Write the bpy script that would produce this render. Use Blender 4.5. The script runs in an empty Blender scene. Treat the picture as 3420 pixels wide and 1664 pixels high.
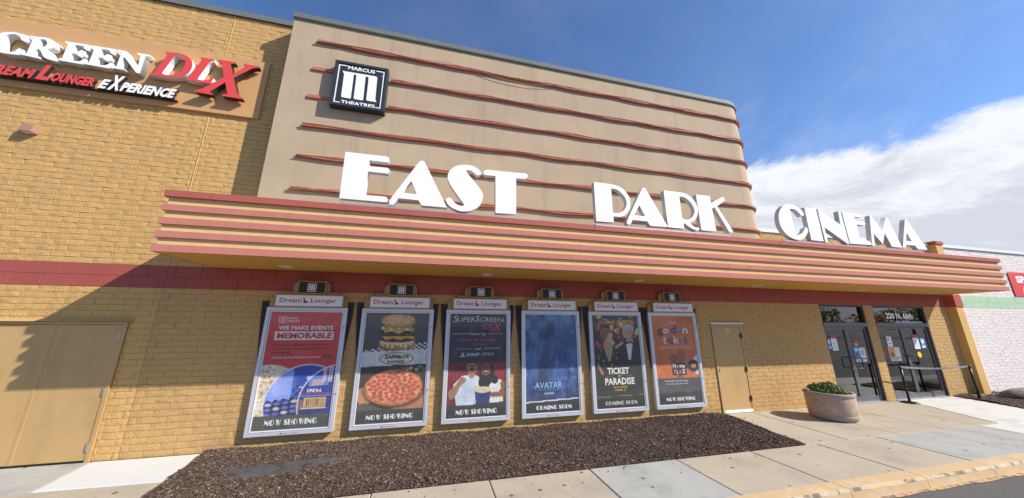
import bpy, bmesh, math, random
import numpy as np
from mathutils import Vector, Matrix

# ------------------------------------------------------------------ camera, light, exposure
scene = bpy.context.scene
COL = scene.collection
rng = random.Random(7)
nrg = np.random.default_rng(11)

YAW, PITCH, ROLL = .238005, .241448, .002365
fwd = Vector((math.sin(YAW) * math.cos(PITCH), math.cos(YAW) * math.cos(PITCH), math.sin(PITCH)))
rgt = Vector((math.cos(YAW), -math.sin(YAW), 0))
upv = rgt.cross(fwd)
r_ = rgt * math.cos(ROLL) + upv * math.sin(ROLL)
u_ = -rgt * math.sin(ROLL) + upv * math.cos(ROLL)
cd = bpy.data.cameras.new('camera')
cam = bpy.data.objects.new('camera', cd)
COL.objects.link(cam)
cam.matrix_world = Matrix(((r_.x, u_.x, -fwd.x, 0), (r_.y, u_.y, -fwd.y, -7.0), (r_.z, u_.z, -fwd.z, 2.09), (0, 0, 0, 1)))
cd.sensor_width = 36
cd.lens = 36 * 1045.87 / 3420
cd.clip_start = .05
cd.clip_end = 3000
scene.camera = cam

SUN_DIR = Vector((.681, -.408, .609)).normalized()      # towards the sun
SUN_EL = math.asin(SUN_DIR.z)
SUN_ROT = math.atan2(SUN_DIR.x, SUN_DIR.y)
sl = bpy.data.lights.new('sun', 'SUN')
sl.energy = 5.0
sl.angle = math.radians(.53)
sl.color = (1.0, .95, .87)
so = bpy.data.objects.new('sun', sl)
COL.objects.link(so)
so.rotation_euler = (-SUN_DIR).to_track_quat('-Z', 'Y').to_euler()
so.location = (20, -20, 20)

world = bpy.data.worlds.new('World')
scene.world = world
world.use_nodes = True
wt = world.node_tree
wt.nodes.clear()
def wn(t, **k):
    n = wt.nodes.new(t)
    for a, b in k.items():
        setattr(n, a, b)
    return n
def wl(a, b): wt.links.new(a, b)
def wmath(op, a, b=None, c=None, clamp=False):
    n = wn('ShaderNodeMath', operation=op, use_clamp=clamp)
    for i, v in enumerate((a, b, c)):
        if v is None: continue
        if isinstance(v, (int, float)): n.inputs[i].default_value = v
        else: wl(v, n.inputs[i])
    return n.outputs[0]
sky = wn('ShaderNodeTexSky', sky_type='NISHITA', sun_disc=False, sun_elevation=SUN_EL, sun_rotation=SUN_ROT,
         altitude=300, air_density=1.0, dust_density=.5, ozone_density=3.0)
tc = wn('ShaderNodeTexCoord')
sep = wn('ShaderNodeSeparateXYZ'); wl(tc.outputs['Generated'], sep.inputs[0])
zc = wmath('MAXIMUM', sep.outputs[2], 0.0)
den = wmath('ADD', zc, .22)
cx = wmath('DIVIDE', sep.outputs[0], den); cy = wmath('DIVIDE', sep.outputs[1], den)
comb = wn('ShaderNodeCombineXYZ'); wl(cx, comb.inputs[0]); wl(cy, comb.inputs[1]); comb.inputs[2].default_value = 3.7
def noise(scale, detail, rough, dist=0.0, vec=comb.outputs[0]):
    n = wn('ShaderNodeTexNoise'); wl(vec, n.inputs['Vector'])
    n.inputs['Scale'].default_value = scale; n.inputs['Detail'].default_value = detail
    n.inputs['Roughness'].default_value = rough; n.inputs['Distortion'].default_value = dist
    return n.outputs['Fac']
n1 = noise(1.7, 12, .66, .35)
n2 = noise(2.6, 10, .66, .6)
n3 = noise(.8, 4, .5, .2)
edge = wmath('ADD', wmath('SUBTRACT', .362, zc), wmath('MULTIPLY', wmath('SUBTRACT', n1, .5), .22))
edge = wmath('ADD', edge, wmath('MULTIPLY', wmath('SUBTRACT', n3, .5), .10))
side_ = wn('ShaderNodeMapRange', interpolation_type='SMOOTHSTEP'); wl(wmath('ADD', sep.outputs[1], wmath('MULTIPLY', sep.outputs[0], .35)), side_.inputs[0])
side_.inputs[1].default_value = .05; side_.inputs[2].default_value = -.55; side_.inputs[3].default_value = 0.0; side_.inputs[4].default_value = .26
edge = wmath('SUBTRACT', edge, side_.outputs[0])
mask = wn('ShaderNodeMapRange', interpolation_type='SMOOTHSTEP'); wl(edge, mask.inputs[0])
mask.inputs[1].default_value = -.012; mask.inputs[2].default_value = .026
# thin veils higher up
veil = wn('ShaderNodeMapRange', interpolation_type='SMOOTHSTEP'); wl(noise(.9, 7, .6, 1.2), veil.inputs[0])
veil.inputs[1].default_value = .42; veil.inputs[2].default_value = .8; veil.inputs[4].default_value = .34
lowv = wn('ShaderNodeMapRange', interpolation_type='SMOOTHSTEP'); wl(zc, lowv.inputs[0])
lowv.inputs[1].default_value = .62; lowv.inputs[2].default_value = .36; lowv.inputs[3].default_value = 0.0; lowv.inputs[4].default_value = 1.0
mk = wmath('MAXIMUM', mask.outputs[0], wmath('MULTIPLY', veil.outputs[0], wmath('ADD', lowv.outputs[0], .25)), clamp=True)
grey = wn('ShaderNodeMapRange', interpolation_type='SMOOTHSTEP')
wl(wmath('ADD', n2, wmath('MULTIPLY', wmath('SUBTRACT', .25, zc), 1.3)), grey.inputs[0])
grey.inputs[1].default_value = .50; grey.inputs[2].default_value = .74; grey.inputs[4].default_value = .8
ccol = wn('ShaderNodeMixRGB'); wl(grey.outputs[0], ccol.inputs[0])
ccol.inputs[1].default_value = (.93, .95, 1.0, 1); ccol.inputs[2].default_value = (.42, .44, .52, 1)
tint = wn('ShaderNodeMixRGB', blend_type='MULTIPLY'); tint.inputs[0].default_value = 1; wl(sky.outputs[0], tint.inputs[1]); tint.inputs[2].default_value = (1.0, 1.2, 1.46, 1)
bg1 = wn('ShaderNodeBackground'); wl(tint.outputs[0], bg1.inputs[0]); bg1.inputs[1].default_value = .096
lowc = wn('ShaderNodeMapRange', interpolation_type='SMOOTHSTEP'); wl(wmath('ADD', zc, wmath('MULTIPLY', wmath('SUBTRACT', noise(2.4, 11, .7, .9), .5), .62)), lowc.inputs[0])
lowc.inputs[1].default_value = .34; lowc.inputs[2].default_value = .17
cc2 = wn('ShaderNodeMixRGB'); wl(lowc.outputs[0], cc2.inputs[0]); wl(ccol.outputs[0], cc2.inputs[1]); cc2.inputs[2].default_value = (.68, .71, .80, 1)
cc2.inputs[0].default_value = 1
bg2 = wn('ShaderNodeBackground'); wl(cc2.outputs[0], bg2.inputs[0]); bg2.inputs[1].default_value = .80
mx = wn('ShaderNodeMixShader'); wl(mk, mx.inputs[0]); wl(bg1.outputs[0], mx.inputs[1]); wl(bg2.outputs[0], mx.inputs[2])
wo = wn('ShaderNodeOutputWorld'); wl(mx.outputs[0], wo.inputs[0])

scene.view_settings.view_transform = 'Standard'
scene.view_settings.look = 'None'
scene.view_settings.exposure = .35
scene.view_settings.gamma = 1
scene.view_settings.use_curve_mapping = False

# ------------------------------------------------------------------ materials
def lin(c):
    return tuple(((v / 255) / 12.92 if v / 255 <= .04045 else (((v / 255) + .055) / 1.055) ** 2.4) for v in c)

def mat(name, col, rough=.8, var=0.0, vscale=3.0, bump=0.0, bscale=40.0, bdist=.01, metal=0.0, col2=None, c2scale=1.0,
        c2lo=.5, c2hi=.7, spec=.3, detail=4, stretch=None, coat=0.0, fine=0.0, spots=None):
    m = bpy.data.materials.new(name); m.use_nodes = True
    t = m.node_tree; b = t.nodes['Principled BSDF']
    b.inputs['Roughness'].default_value = rough; b.inputs['Metallic'].default_value = metal
    b.inputs['Specular IOR Level'].default_value = spec
    b.inputs['Coat Weight'].default_value = coat
    g = t.nodes.new('ShaderNodeNewGeometry')
    vec = g.outputs['Position']
    if stretch:
        mp = t.nodes.new('ShaderNodeMapping'); mp.inputs['Scale'].default_value = stretch
        t.links.new(vec, mp.inputs['Vector']); svec = mp.outputs[0]
    else: svec = vec
    def nz(s, d=detail, v=vec):
        n = t.nodes.new('ShaderNodeTexNoise'); n.inputs['Scale'].default_value = s; n.inputs['Detail'].default_value = d
        n.inputs['Roughness'].default_value = .6
        t.links.new(v, n.inputs['Vector']); return n.outputs['Fac']
    rgb = t.nodes.new('ShaderNodeRGB'); rgb.outputs[0].default_value = (*col, 1); out = rgb.outputs[0]
    if col2:
        mr = t.nodes.new('ShaderNodeMapRange'); mr.interpolation_type = 'SMOOTHSTEP'
        t.links.new(nz(c2scale, 6, svec), mr.inputs[0]); mr.inputs[1].default_value = c2lo; mr.inputs[2].default_value = c2hi
        mxr = t.nodes.new('ShaderNodeMixRGB'); t.links.new(mr.outputs[0], mxr.inputs[0]); t.links.new(out, mxr.inputs[1])
        mxr.inputs[2].default_value = (*col2, 1); out = mxr.outputs[0]
    for amt, sc in ((var, vscale), (fine, 55.0)):
        if amt:
            hs = t.nodes.new('ShaderNodeHueSaturation')
            ma = t.nodes.new('ShaderNodeMapRange'); t.links.new(nz(sc), ma.inputs[0])
            ma.inputs[1].default_value = .25; ma.inputs[2].default_value = .75
            ma.inputs[3].default_value = 1 - amt; ma.inputs[4].default_value = 1 + amt
            t.links.new(ma.outputs[0], hs.inputs['Value']); t.links.new(out, hs.inputs['Color']); out = hs.outputs[0]
    if spots:   # gum spots and small stains
        for sc, lim, cc in spots:
            vo = t.nodes.new('ShaderNodeTexVoronoi'); vo.inputs['Scale'].default_value = sc; vo.voronoi_dimensions = '2D'; t.links.new(vec, vo.inputs['Vector'])
            sp = t.nodes.new('ShaderNodeSeparateColor'); t.links.new(vo.outputs['Color'], sp.inputs[0])
            gt = t.nodes.new('ShaderNodeMath'); gt.operation = 'MULTIPLY'; gt.inputs[1].default_value = lim; t.links.new(sp.outputs[0], gt.inputs[0])
            lt = t.nodes.new('ShaderNodeMath'); lt.operation = 'LESS_THAN'; t.links.new(vo.outputs['Distance'], lt.inputs[0]); t.links.new(gt.outputs[0], lt.inputs[1])
            ga = t.nodes.new('ShaderNodeMath'); ga.operation = 'GREATER_THAN'; ga.inputs[1].default_value = .45; t.links.new(sp.outputs[1], ga.inputs[0])
            ml = t.nodes.new('ShaderNodeMath'); ml.operation = 'MULTIPLY'; t.links.new(lt.outputs[0], ml.inputs[0]); t.links.new(ga.outputs[0], ml.inputs[1])
            m3 = t.nodes.new('ShaderNodeMixRGB'); t.links.new(ml.outputs[0], m3.inputs[0]); t.links.new(out, m3.inputs[1]); m3.inputs[2].default_value = (*cc, 1); out = m3.outputs[0]
    t.links.new(out, b.inputs['Base Color'])
    if bump:
        bp = t.nodes.new('ShaderNodeBump'); bp.inputs['Strength'].default_value = bump; bp.inputs['Distance'].default_value = bdist
        t.links.new(nz(bscale, 5), bp.inputs['Height']); t.links.new(bp.outputs[0], b.inputs['Normal'])
    return m

def print_mat(name, rough=.45):
    m = bpy.data.materials.new(name); m.use_nodes = True
    t = m.node_tree; b = t.nodes['Principled BSDF']; b.inputs['Roughness'].default_value = rough
    b.inputs['Specular IOR Level'].default_value = .35
    a = t.nodes.new('ShaderNodeVertexColor'); a.layer_name = 'Col'
    t.links.new(a.outputs[0], b.inputs['Base Color'])
    g = t.nodes.new('ShaderNodeNewGeometry'); n = t.nodes.new('ShaderNodeTexNoise'); n.inputs['Scale'].default_value = 5
    n.inputs['Detail'].default_value = 3; t.links.new(g.outputs['Position'], n.inputs['Vector'])
    bp = t.nodes.new('ShaderNodeBump'); bp.inputs['Strength'].default_value = .25; bp.inputs['Distance'].default_value = .03
    t.links.new(n.outputs['Fac'], bp.inputs['Height']); t.links.new(bp.outputs[0], b.inputs['Normal'])
    return m

def glass_mat(name, tint, f0, f90, rough=.02, veil=0.0):
    m = bpy.data.materials.new(name); m.use_nodes = True
    t = m.node_tree; t.nodes.clear()
    o = t.nodes.new('ShaderNodeOutputMaterial'); mx = t.nodes.new('ShaderNodeMixShader')
    tr = t.nodes.new('ShaderNodeBsdfTransparent'); tr.inputs[0].default_value = (*tint, 1)
    gl = t.nodes.new('ShaderNodeBsdfGlossy'); gl.inputs['Roughness'].default_value = rough; gl.inputs[0].default_value = (.95, .95, .95, 1)
    lw = t.nodes.new('ShaderNodeLayerWeight'); lw.inputs[0].default_value = .5
    pw = t.nodes.new('ShaderNodeMath'); pw.operation = 'POWER'; pw.inputs[1].default_value = 3.2; t.links.new(lw.outputs['Facing'], pw.inputs[0])
    f = t.nodes.new('ShaderNodeMath'); f.operation = 'MULTIPLY_ADD'; f.inputs[1].default_value = f90; f.inputs[2].default_value = f0; t.links.new(pw.outputs[0], f.inputs[0])
    t.links.new(f.outputs[0], mx.inputs[0]); t.links.new(tr.outputs[0], mx.inputs[1]); t.links.new(gl.outputs[0], mx.inputs[2])
    res = mx.outputs[0]
    if veil:   # white haze of the sunlit glazing, put in as a pale diffuse share
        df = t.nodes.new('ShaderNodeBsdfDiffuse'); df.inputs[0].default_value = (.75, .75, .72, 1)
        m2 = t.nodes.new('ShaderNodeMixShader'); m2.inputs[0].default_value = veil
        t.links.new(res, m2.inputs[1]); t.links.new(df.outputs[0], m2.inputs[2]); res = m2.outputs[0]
    t.links.new(res, o.inputs[0])
    return m

M = {}
TAN = (.58, .355, .134)
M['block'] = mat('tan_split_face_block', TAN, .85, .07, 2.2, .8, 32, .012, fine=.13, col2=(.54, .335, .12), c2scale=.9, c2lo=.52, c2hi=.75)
M['block_low'] = mat('tan_split_face_block_shaded', (.525, .325, .130), .85, .07, 2.2, .8, 32, .012, fine=.13, col2=(.455, .285, .11), c2scale=1.1, c2lo=.5, c2hi=.72)  # same tan paint as block; browner shade under the marquee put into the colour
M['mortar'] = mat('painted_mortar', (.56, .345, .133), .9, .05, 6, .4, 60, .004)
M['joint'] = mat('sealant_line', (.62, .39, .155), .8, .1, 8)
M['band'] = mat('maroon_painted_block', (.36, .085, .068), .7, .08, 2.5, .25, 70, .003, fine=.04)
M['pink_block'] = mat('pale_pink_split_block', (.79, .70, .655), .85, .08, 3, .9, 42, .012, fine=.08)
M['pink_mortar'] = mat('pale_pink_mortar', (.70, .58, .53), .9)
M['green_band'] = mat('mint_painted_block', (.43, .60, .38), .7, .05, 3, .2, 70, .003)
M['coping'] = mat('grey_metal_coping', (.17, .18, .17), .65, .1, 2, metal=.0, spec=.25)
M['white_metal'] = mat('white_metal_coping', (.78, .79, .80), .5, .04, 2)
M['stucco'] = mat('taupe_stucco', (.48, .362, .24), .9, .09, 1.0, .35, 65, .004, fine=.05, col2=(.40, .30, .20), c2scale=1.5, c2lo=.48, c2hi=.78, stretch=(2.6, 2.6, .35))
M['rail'] = mat('brick_red_rail', (.50, .155, .115), .6, .12, 5)
M['rope'] = mat('faded_red_rope_light', (.56, .21, .145), .55, .2, 9)
M['rope_tan'] = mat('tan_rope_light', (.50, .36, .20), .5, .2, 9)
M['yellow'] = mat('yellow_eifs', (.72, .48, .215), .9, .05, 1.5, .3, 90, .003, fine=.05, col2=(.67, .445, .195), c2scale=1.6, c2lo=.5, c2hi=.72, stretch=(4, 4, .5))
M['stripe'] = mat('rose_eifs', (.53, .205, .155), .9, .06, 1.2, .35, 90, .003, fine=.06, col2=(.495, .19, .145), c2scale=1.6, c2lo=.5, c2hi=.72, stretch=(4, 4, .5))
M['lip'] = mat('red_metal_lip', (.43, .115, .085), .6, .06, 1.5, col2=(.38, .12, .09), c2scale=2, stretch=(4, 4, .6), spec=.2)
M['soffit'] = mat('shaded_yellow_soffit', (.66, .375, .085), .8, .06, 1.1, .15, 80, .002)  # fascia's yellow paint, with the orange-brown shade underneath put into the colour
M['roofing'] = mat('roof_membrane', (.55, .55, .52), .9)
M['white_acrylic'] = mat('white_acrylic', (.92, .91, .90), .4, .02, 3, spec=.3)
M['letter_side'] = mat('letter_return', (.60, .60, .60), .5, .05, 4)
M['grey_metal'] = mat('grey_metal', (.42, .43, .45), .4, .08, 5, metal=.5)
M['sign_panel'] = mat('orange_tan_panel', (.60, .335, .145), .6, .05, 1.2, fine=.03)
M['sign_red'] = mat('sign_red', (.75, .075, .07), .4, .04, 3)
M['sign_black'] = mat('sign_black', (.03, .026, .024), .5)
M['dark_box'] = mat('charcoal_cabinet', (.035, .04, .045), .4, .1, 4)
M['silver'] = mat('silver_frame', (.60, .61, .66), .38, .04, 4, metal=.25)
M['liner'] = mat('white_liner', (.78, .78, .80), .5)
M['plum'] = mat('dark_plum_plate', (.04, .018, .026), .6, .1, 5)
M['gold'] = mat('gold_brown_trim', (.42, .24, .085), .5, .08, 6)
M['gold_flat'] = mat('tan_backing_plate', (.45, .28, .115), .7, .06, 5)
M['panel_white'] = mat('header_white', (.80, .80, .80), .5)
M['panel_black'] = mat('header_black', (.02, .02, .02), .35)
M['door_tan'] = mat('tan_painted_steel', (.50, .322, .14), .5, .07, 1.2, .05, 30, .002, col2=(.41, .265, .11), stretch=(1.5, 1, .5), c2lo=.45, c2hi=.75, c2scale=1.3)
M['hinge'] = mat('steel_hinge', (.45, .45, .46), .35, metal=.7)
M['black_gap'] = mat('black_rubber', (.02, .02, .022), .7)
M['bronze'] = mat('dark_bronze_frame', (.045, .045, .05), .38, .1, 6, metal=.3)
M['bronze_hi'] = mat('grey_anodised_frame', (.16, .165, .18), .38, .06, 6, metal=.4)
M['black_metal'] = mat('black_metal', (.02, .02, .022), .35, .1, 5)
M['concrete'] = mat('tan_concrete', (.44, .37, .275), .9, .07, 1.4, .5, 90, .003, fine=.10, col2=(.355, .305, .235), c2scale=1.0, c2lo=.48, c2hi=.72, spots=[(2.6, .085, (.13, .11, .09)), (7.0, .09, (.24, .20, .16))])
M['concrete_grey'] = mat('grey_concrete', (.40, .39, .35), .9, .06, 1.6, .4, 90, .003, fine=.07, col2=(.33, .325, .30), c2scale=1.8, c2lo=.45, c2hi=.7, spots=[(2.6, .085, (.13, .11, .09)), (7.0, .09, (.24, .20, .16))])
M['concrete_pale'] = mat('pale_new_concrete', (.62, .60, .54), .9, .05, 1.2, .3, 90, .003, fine=.04, col2=(.52, .49, .42), c2scale=.9, stretch=(1, 2.5, 1))
M['header_red'] = mat('header_red', (.42, .025, .035), .5)
M['concrete_white'] = mat('white_concrete_slab', (.60, .60, .57), .9, .03, 1.6, .25, 70, .003, fine=.03)
M['kerb'] = mat('faded_yellow_kerb_paint', (.58, .40, .215), .8, .08, 2.2, .5, 50, .004, col2=(.60, .49, .35), c2scale=5, c2lo=.5, c2hi=.75)
M['asphalt'] = mat('asphalt', (.115, .108, .10), .95, .10, .7, .8, 110, .006, fine=.30)
M['paint_white'] = mat('road_paint', (.68, .68, .66), .8, .08, 9)
M['soil'] = mat('dark_mulch_soil', (.085, .056, .040), .95, .35, 9, .8, 45, .02, fine=.4)
M['ash'] = mat('dark_ash_patch', (.085, .080, .078), .95, .3, 7, .6, 30, .01, col2=(.045, .040, .038), c2scale=5)
M['planter_body'] = mat('exposed_aggregate', (.50, .36, .27), .9, .1, 8, .8, 70, .006, fine=.35, col2=(.26, .18, .15), c2scale=60, c2lo=.52, c2hi=.58)
M['planter_rim'] = mat('mauve_concrete_rim', (.35, .265, .225), .75, .07, 5, .1, 60, .002)
M['leaf'] = mat('geranium_leaf', (.085, .15, .035), .6, .5, 14)
M['leaf_light'] = mat('geranium_leaf_pale', (.16, .24, .05), .6, .4, 14)
M['leaf_brown'] = mat('dry_leaf', (.28, .13, .05), .8, .3, 14)
M['petal'] = mat('red_petal', (.75, .06, .04), .5)
M['bark'] = mat('bark', (.12, .09, .07), .95, .3, 6)
M['rock'] = mat('grey_rock', (.22, .20, .17), .9, .3, 5, .8, 12, .03, fine=.2)
M['interior'] = mat('dim_interior', (.16, .14, .12), .9)
M['interior_floor'] = mat('interior_carpet', (.10, .08, .07), .9)
M['belt'] = mat('grey_belt', (.22, .22, .25), .6)
M['banner'] = mat('red_banner', (.72, .06, .06), .5, .06, 3)
M['lens'] = mat('frosted_lens', (.75, .75, .70), .4)
M['pinkbox'] = mat('pinkish_metal_box', (.36, .20, .16), .6)
M['trim_red'] = mat('red_painted_cap', (.40, .085, .06), .7)
M['pilaster'] = mat('ochre_pilaster', (.66, .40, .13), .75, .06, 2)
M['print'] = print_mat('printed_vinyl')
M['glass'] = glass_mat('door_glass', (.42, .43, .43), .12, .75, .008)
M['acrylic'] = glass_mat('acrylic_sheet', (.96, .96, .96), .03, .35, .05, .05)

# ------------------------------------------------------------------ scene helpers
def tag(o, label=None, cat=None, group=None, kind=None):
    if label: o['label'] = label
    if cat: o['category'] = cat
    if group: o['group'] = group
    if kind: o['kind'] = kind
    return o

def empty(name, loc, label=None, cat=None, group=None, rz=0, kind=None):
    o = bpy.data.objects.new(name, None); COL.objects.link(o)
    o.location = loc; o.rotation_euler = (0, 0, rz); o.empty_display_size = .1
    return tag(o, label, cat, group, kind)

class MB:
    """collects faces, in world (or thing-local) metres"""
    def __init__(s): s.v = []; s.f = []; s.m = []; s.mi = 0
    def add(s, vs, fs):
        b = len(s.v); s.v += [tuple(map(float, p)) for p in vs]; s.f += [tuple(b + i for i in f) for f in fs]; s.m += [s.mi] * len(fs)
        return s
    def box(s, x0, x1, y0, y1, z0, z1):
        return s.add([(x0, y0, z0), (x1, y0, z0), (x1, y1, z0), (x0, y1, z0), (x0, y0, z1), (x1, y0, z1), (x1, y1, z1), (x0, y1, z1)],
              [(0, 3, 2, 1), (4, 5, 6, 7), (0, 1, 5, 4), (1, 2, 6, 5), (2, 3, 7, 6), (3, 0, 4, 7)])
    def bbox(s, x0, x1, y0, y1, z0, z1, b=.006):
        """box with its front (y0) edges chamfered"""
        vs = []
        for y, k in ((y0, b), (y0 + b, 0), (y1, 0)):
            vs += [(x0 + k, y, z0 + k), (x1 - k, y, z0 + k), (x1 - k, y, z1 - k), (x0 + k, y, z1 - k)]
        fs = [(0, 1, 2, 3)]
        for r in (0, 4):
            for i in range(4):
                j = (i + 1) % 4; fs.append((r + i, r + 4 + i, r + 4 + j, r + j))
        fs.append((11, 10, 9, 8))
        return s.add(vs, fs)
    def quad(s, a, b, c, d): return s.add([a, b, c, d], [(0, 1, 2, 3)])
    def prism_xz(s, pts, y0, y1):
        n = len(pts)
        vs = [(x, y0, z) for x, z in pts] + [(x, y1, z) for x, z in pts]
        fs = [tuple(range(n)), tuple(range(2 * n - 1, n - 1, -1))] + [(i, i + n, (i + 1) % n + n, (i + 1) % n) for i in range(n)]
        return s.add(vs, fs)
    def prism_xy(s, pts, z0, z1):
        n = len(pts)
        vs = [(x, y, z1) for x, y in pts] + [(x, y, z0) for x, y in pts]
        fs = [tuple(range(n)), tuple(range(2 * n - 1, n - 1, -1))] + [(i, i + n, (i + 1) % n + n, (i + 1) % n) for i in range(n)]
        return s.add(vs, fs)
    def tube(s, pts, r, n=8, caps=True):
        pts = [Vector(p) for p in pts]; rings = []
        prev = None
        for i, p in enumerate(pts):
            d = (pts[min(i + 1, len(pts) - 1)] - pts[max(i - 1, 0)]).normalized()
            a = d.cross(Vector((0, 0, 1))) if abs(d.z) < .95 else d.cross(Vector((1, 0, 0)))
            if prev is not None and a.dot(prev) < 0: a = -a
            a.normalize(); prev = a; b = d.cross(a)
            rr = r[i] if isinstance(r, (list, tuple)) else r
            rings.append([p + a * (rr * math.cos(2 * math.pi * k / n)) + b * (rr * math.sin(2 * math.pi * k / n)) for k in range(n)])
        vs = [q for R in rings for q in R]
        fs = [(i * n + k, i * n + (k + 1) % n, (i + 1) * n + (k + 1) % n, (i + 1) * n + k) for i in range(len(rings) - 1) for k in range(n)]
        if caps: fs += [tuple(range(n - 1, -1, -1)), tuple((len(rings) - 1) * n + k for k in range(n))]
        return s.add(vs, fs)
    def lathe(s, prof, c, n=24, sx=1, sy=1, cap=True):
        vs = [(c[0] + r * sx * math.cos(2 * math.pi * k / n), c[1] + r * sy * math.sin(2 * math.pi * k / n), c[2] + z) for r, z in prof for k in range(n)]
        fs = [(i * n + k, i * n + (k + 1) % n, (i + 1) * n + (k + 1) % n, (i + 1) * n + k) for i in range(len(prof) - 1) for k in range(n)]
        if cap: fs += [tuple(range(n - 1, -1, -1)), tuple((len(prof) - 1) * n + k for k in range(n))]
        return s.add(vs, fs)
    def frame_xz(s, x0, x1, z0, z1, w, y0, y1):
        """picture-frame of four mitred bars"""
        o = [(x0, z0), (x1, z0), (x1, z1), (x0, z1)]; i_ = [(x0 + w, z0 + w), (x1 - w, z0 + w), (x1 - w, z1 - w), (x0 + w, z1 - w)]
        vs = [(x, y0, z) for x, z in o] + [(x, y0, z) for x, z in i_] + [(x, y1, z) for x, z in o] + [(x, y1, z) for x, z in i_]
        fs = []
        for a in range(4):
            b = (a + 1) % 4
            fs += [(a, b, 4 + b, 4 + a), (8 + a, 12 + a, 12 + b, 8 + b), (a, 8 + a, 8 + b, b), (4 + a, 4 + b, 12 + b, 12 + a)]
        return s.add(vs, fs)
    def build(s, name, m, parent=None, smooth=False, fix=True):
        me = bpy.data.meshes.new(name); me.from_pydata(s.v, [], s.f)
        ms = m if isinstance(m, (list, tuple)) else [m]
        for q in ms: me.materials.append(q)
        if len(ms) > 1: me.polygons.foreach_set('material_index', s.m)
        me.update()
        if fix:
            bm = bmesh.new(); bm.from_mesh(me); bmesh.ops.recalc_face_normals(bm, faces=bm.faces); bm.to_mesh(me); bm.free()
        if smooth: me.polygons.foreach_set('use_smooth', [True] * len(me.polygons))
        return put(name, me, parent)

def put(name, me, parent=None, loc=None):
    o = bpy.data.objects.new(name, me); COL.objects.link(o)
    if parent is not None:
        o.parent = parent
        if loc is None:
            # geometry given in world metres: undo the parents' location
            l = Vector((0, 0, 0)); q = parent
            while q is not None: l -= q.location; q = q.parent
            o.location = l
        else: o.location = loc
    elif loc is not None: o.location = loc
    return o

def copy_tree(o, parent=None):
    c = o.copy(); COL.objects.link(c)
    if parent is not None: c.parent = parent
    for ch in list(o.children): copy_tree(ch, c)
    return c

def catmull(flat, step=5):
    P = [(flat[i], flat[i + 1], flat[i + 2]) for i in range(0, len(flat), 3)]; n = len(P); out = []
    for i in range(n):
        p0, p1, p2, p3 = P[i - 1], P[i], P[(i + 1) % n], P[(i + 2) % n]
        out.append((p1[0], p1[1]))
        if p1[2] and p2[2]: continue
        if p1[2]: p0 = p1
        if p2[2]: p3 = p2
        for k in range(1, step):
            t = k / step
            q = [.5 * (2 * p1[a] + (p2[a] - p0[a]) * t + (2 * p0[a] - 5 * p1[a] + 4 * p2[a] - p3[a]) * t * t + (3 * p1[a] - p0[a] - 3 * p2[a] + p3[a]) * t ** 3) for a in (0, 1)]
            out.append(tuple(q))
    return out

def outline_mesh(contours, depth=0.0, bevel=0.0):
    """filled 2D outline with holes -> mesh data in curve space (x, y, z up to the viewer)"""
    cu = bpy.data.curves.new('outline', 'CURVE'); cu.dimensions = '2D'; cu.fill_mode = 'BOTH'
    cu.extrude = depth / 2; cu.bevel_depth = bevel; cu.bevel_resolution = 0
    for c in contours:
        s = cu.splines.new('POLY'); s.points.add(len(c) - 1)
        s.points.foreach_set('co', [v for p in c for v in (p[0], p[1], 0, 1)]); s.use_cyclic_u = True
    return eval_curve(cu)

def eval_curve(cu):
    o = bpy.data.objects.new('tmp', cu); COL.objects.link(o)
    dg = bpy.context.evaluated_depsgraph_get(); dg.update()
    me = bpy.data.meshes.new_from_object(o.evaluated_get(dg))
    bpy.data.objects.remove(o)
    return me

_tc = {}
def text_geo(s, bold=0.0, shear=0.0, space=1.0, depth=0.0):
    """text as verts (n,3) (x right, y up, z towards the viewer) and faces, box normalised to 0..1 in x and y"""
    k = (s, bold, shear, space, depth)
    if k in _tc: return _tc[k]
    cu = bpy.data.curves.new('txt', 'FONT'); cu.body = s; cu.size = 1; cu.offset = bold; cu.shear = shear
    cu.space_character = space; cu.resolution_u = 2; cu.extrude = depth
    cu.fill_mode = 'BOTH' if depth else 'FRONT'
    me = eval_curve(cu)
    v = np.empty(len(me.vertices) * 3); me.vertices.foreach_get('co', v); v = v.reshape(-1, 3)
    f = [tuple(p.vertices) for p in me.polygons]
    bpy.data.meshes.remove(me); bpy.data.curves.remove(cu)
    if len(v) == 0: v = np.zeros((3, 3)); f = []
    for a in (0, 1):
        lo, hi = v[:, a].min(), v[:, a].max(); v[:, a] = (v[:, a] - lo) / max(hi - lo, 1e-6)
    _tc[k] = (v, f); return _tc[k]

def text_into(mb, s, x0, x1, z0, z1, y, bold=.02, shear=0.0, space=1.0, depth=0.0):
    """lay text into an MB, on the plane y, fitted to the box; depth towards the viewer (-y)"""
    v, f = text_geo(s, bold, shear, space, 1.0 if depth else 0.0)
    vs = [(x0 + p[0] * (x1 - x0), y - p[2] * depth / 2, z0 + p[1] * (z1 - z0)) for p in v]
    mb.add(vs, f)

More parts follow.
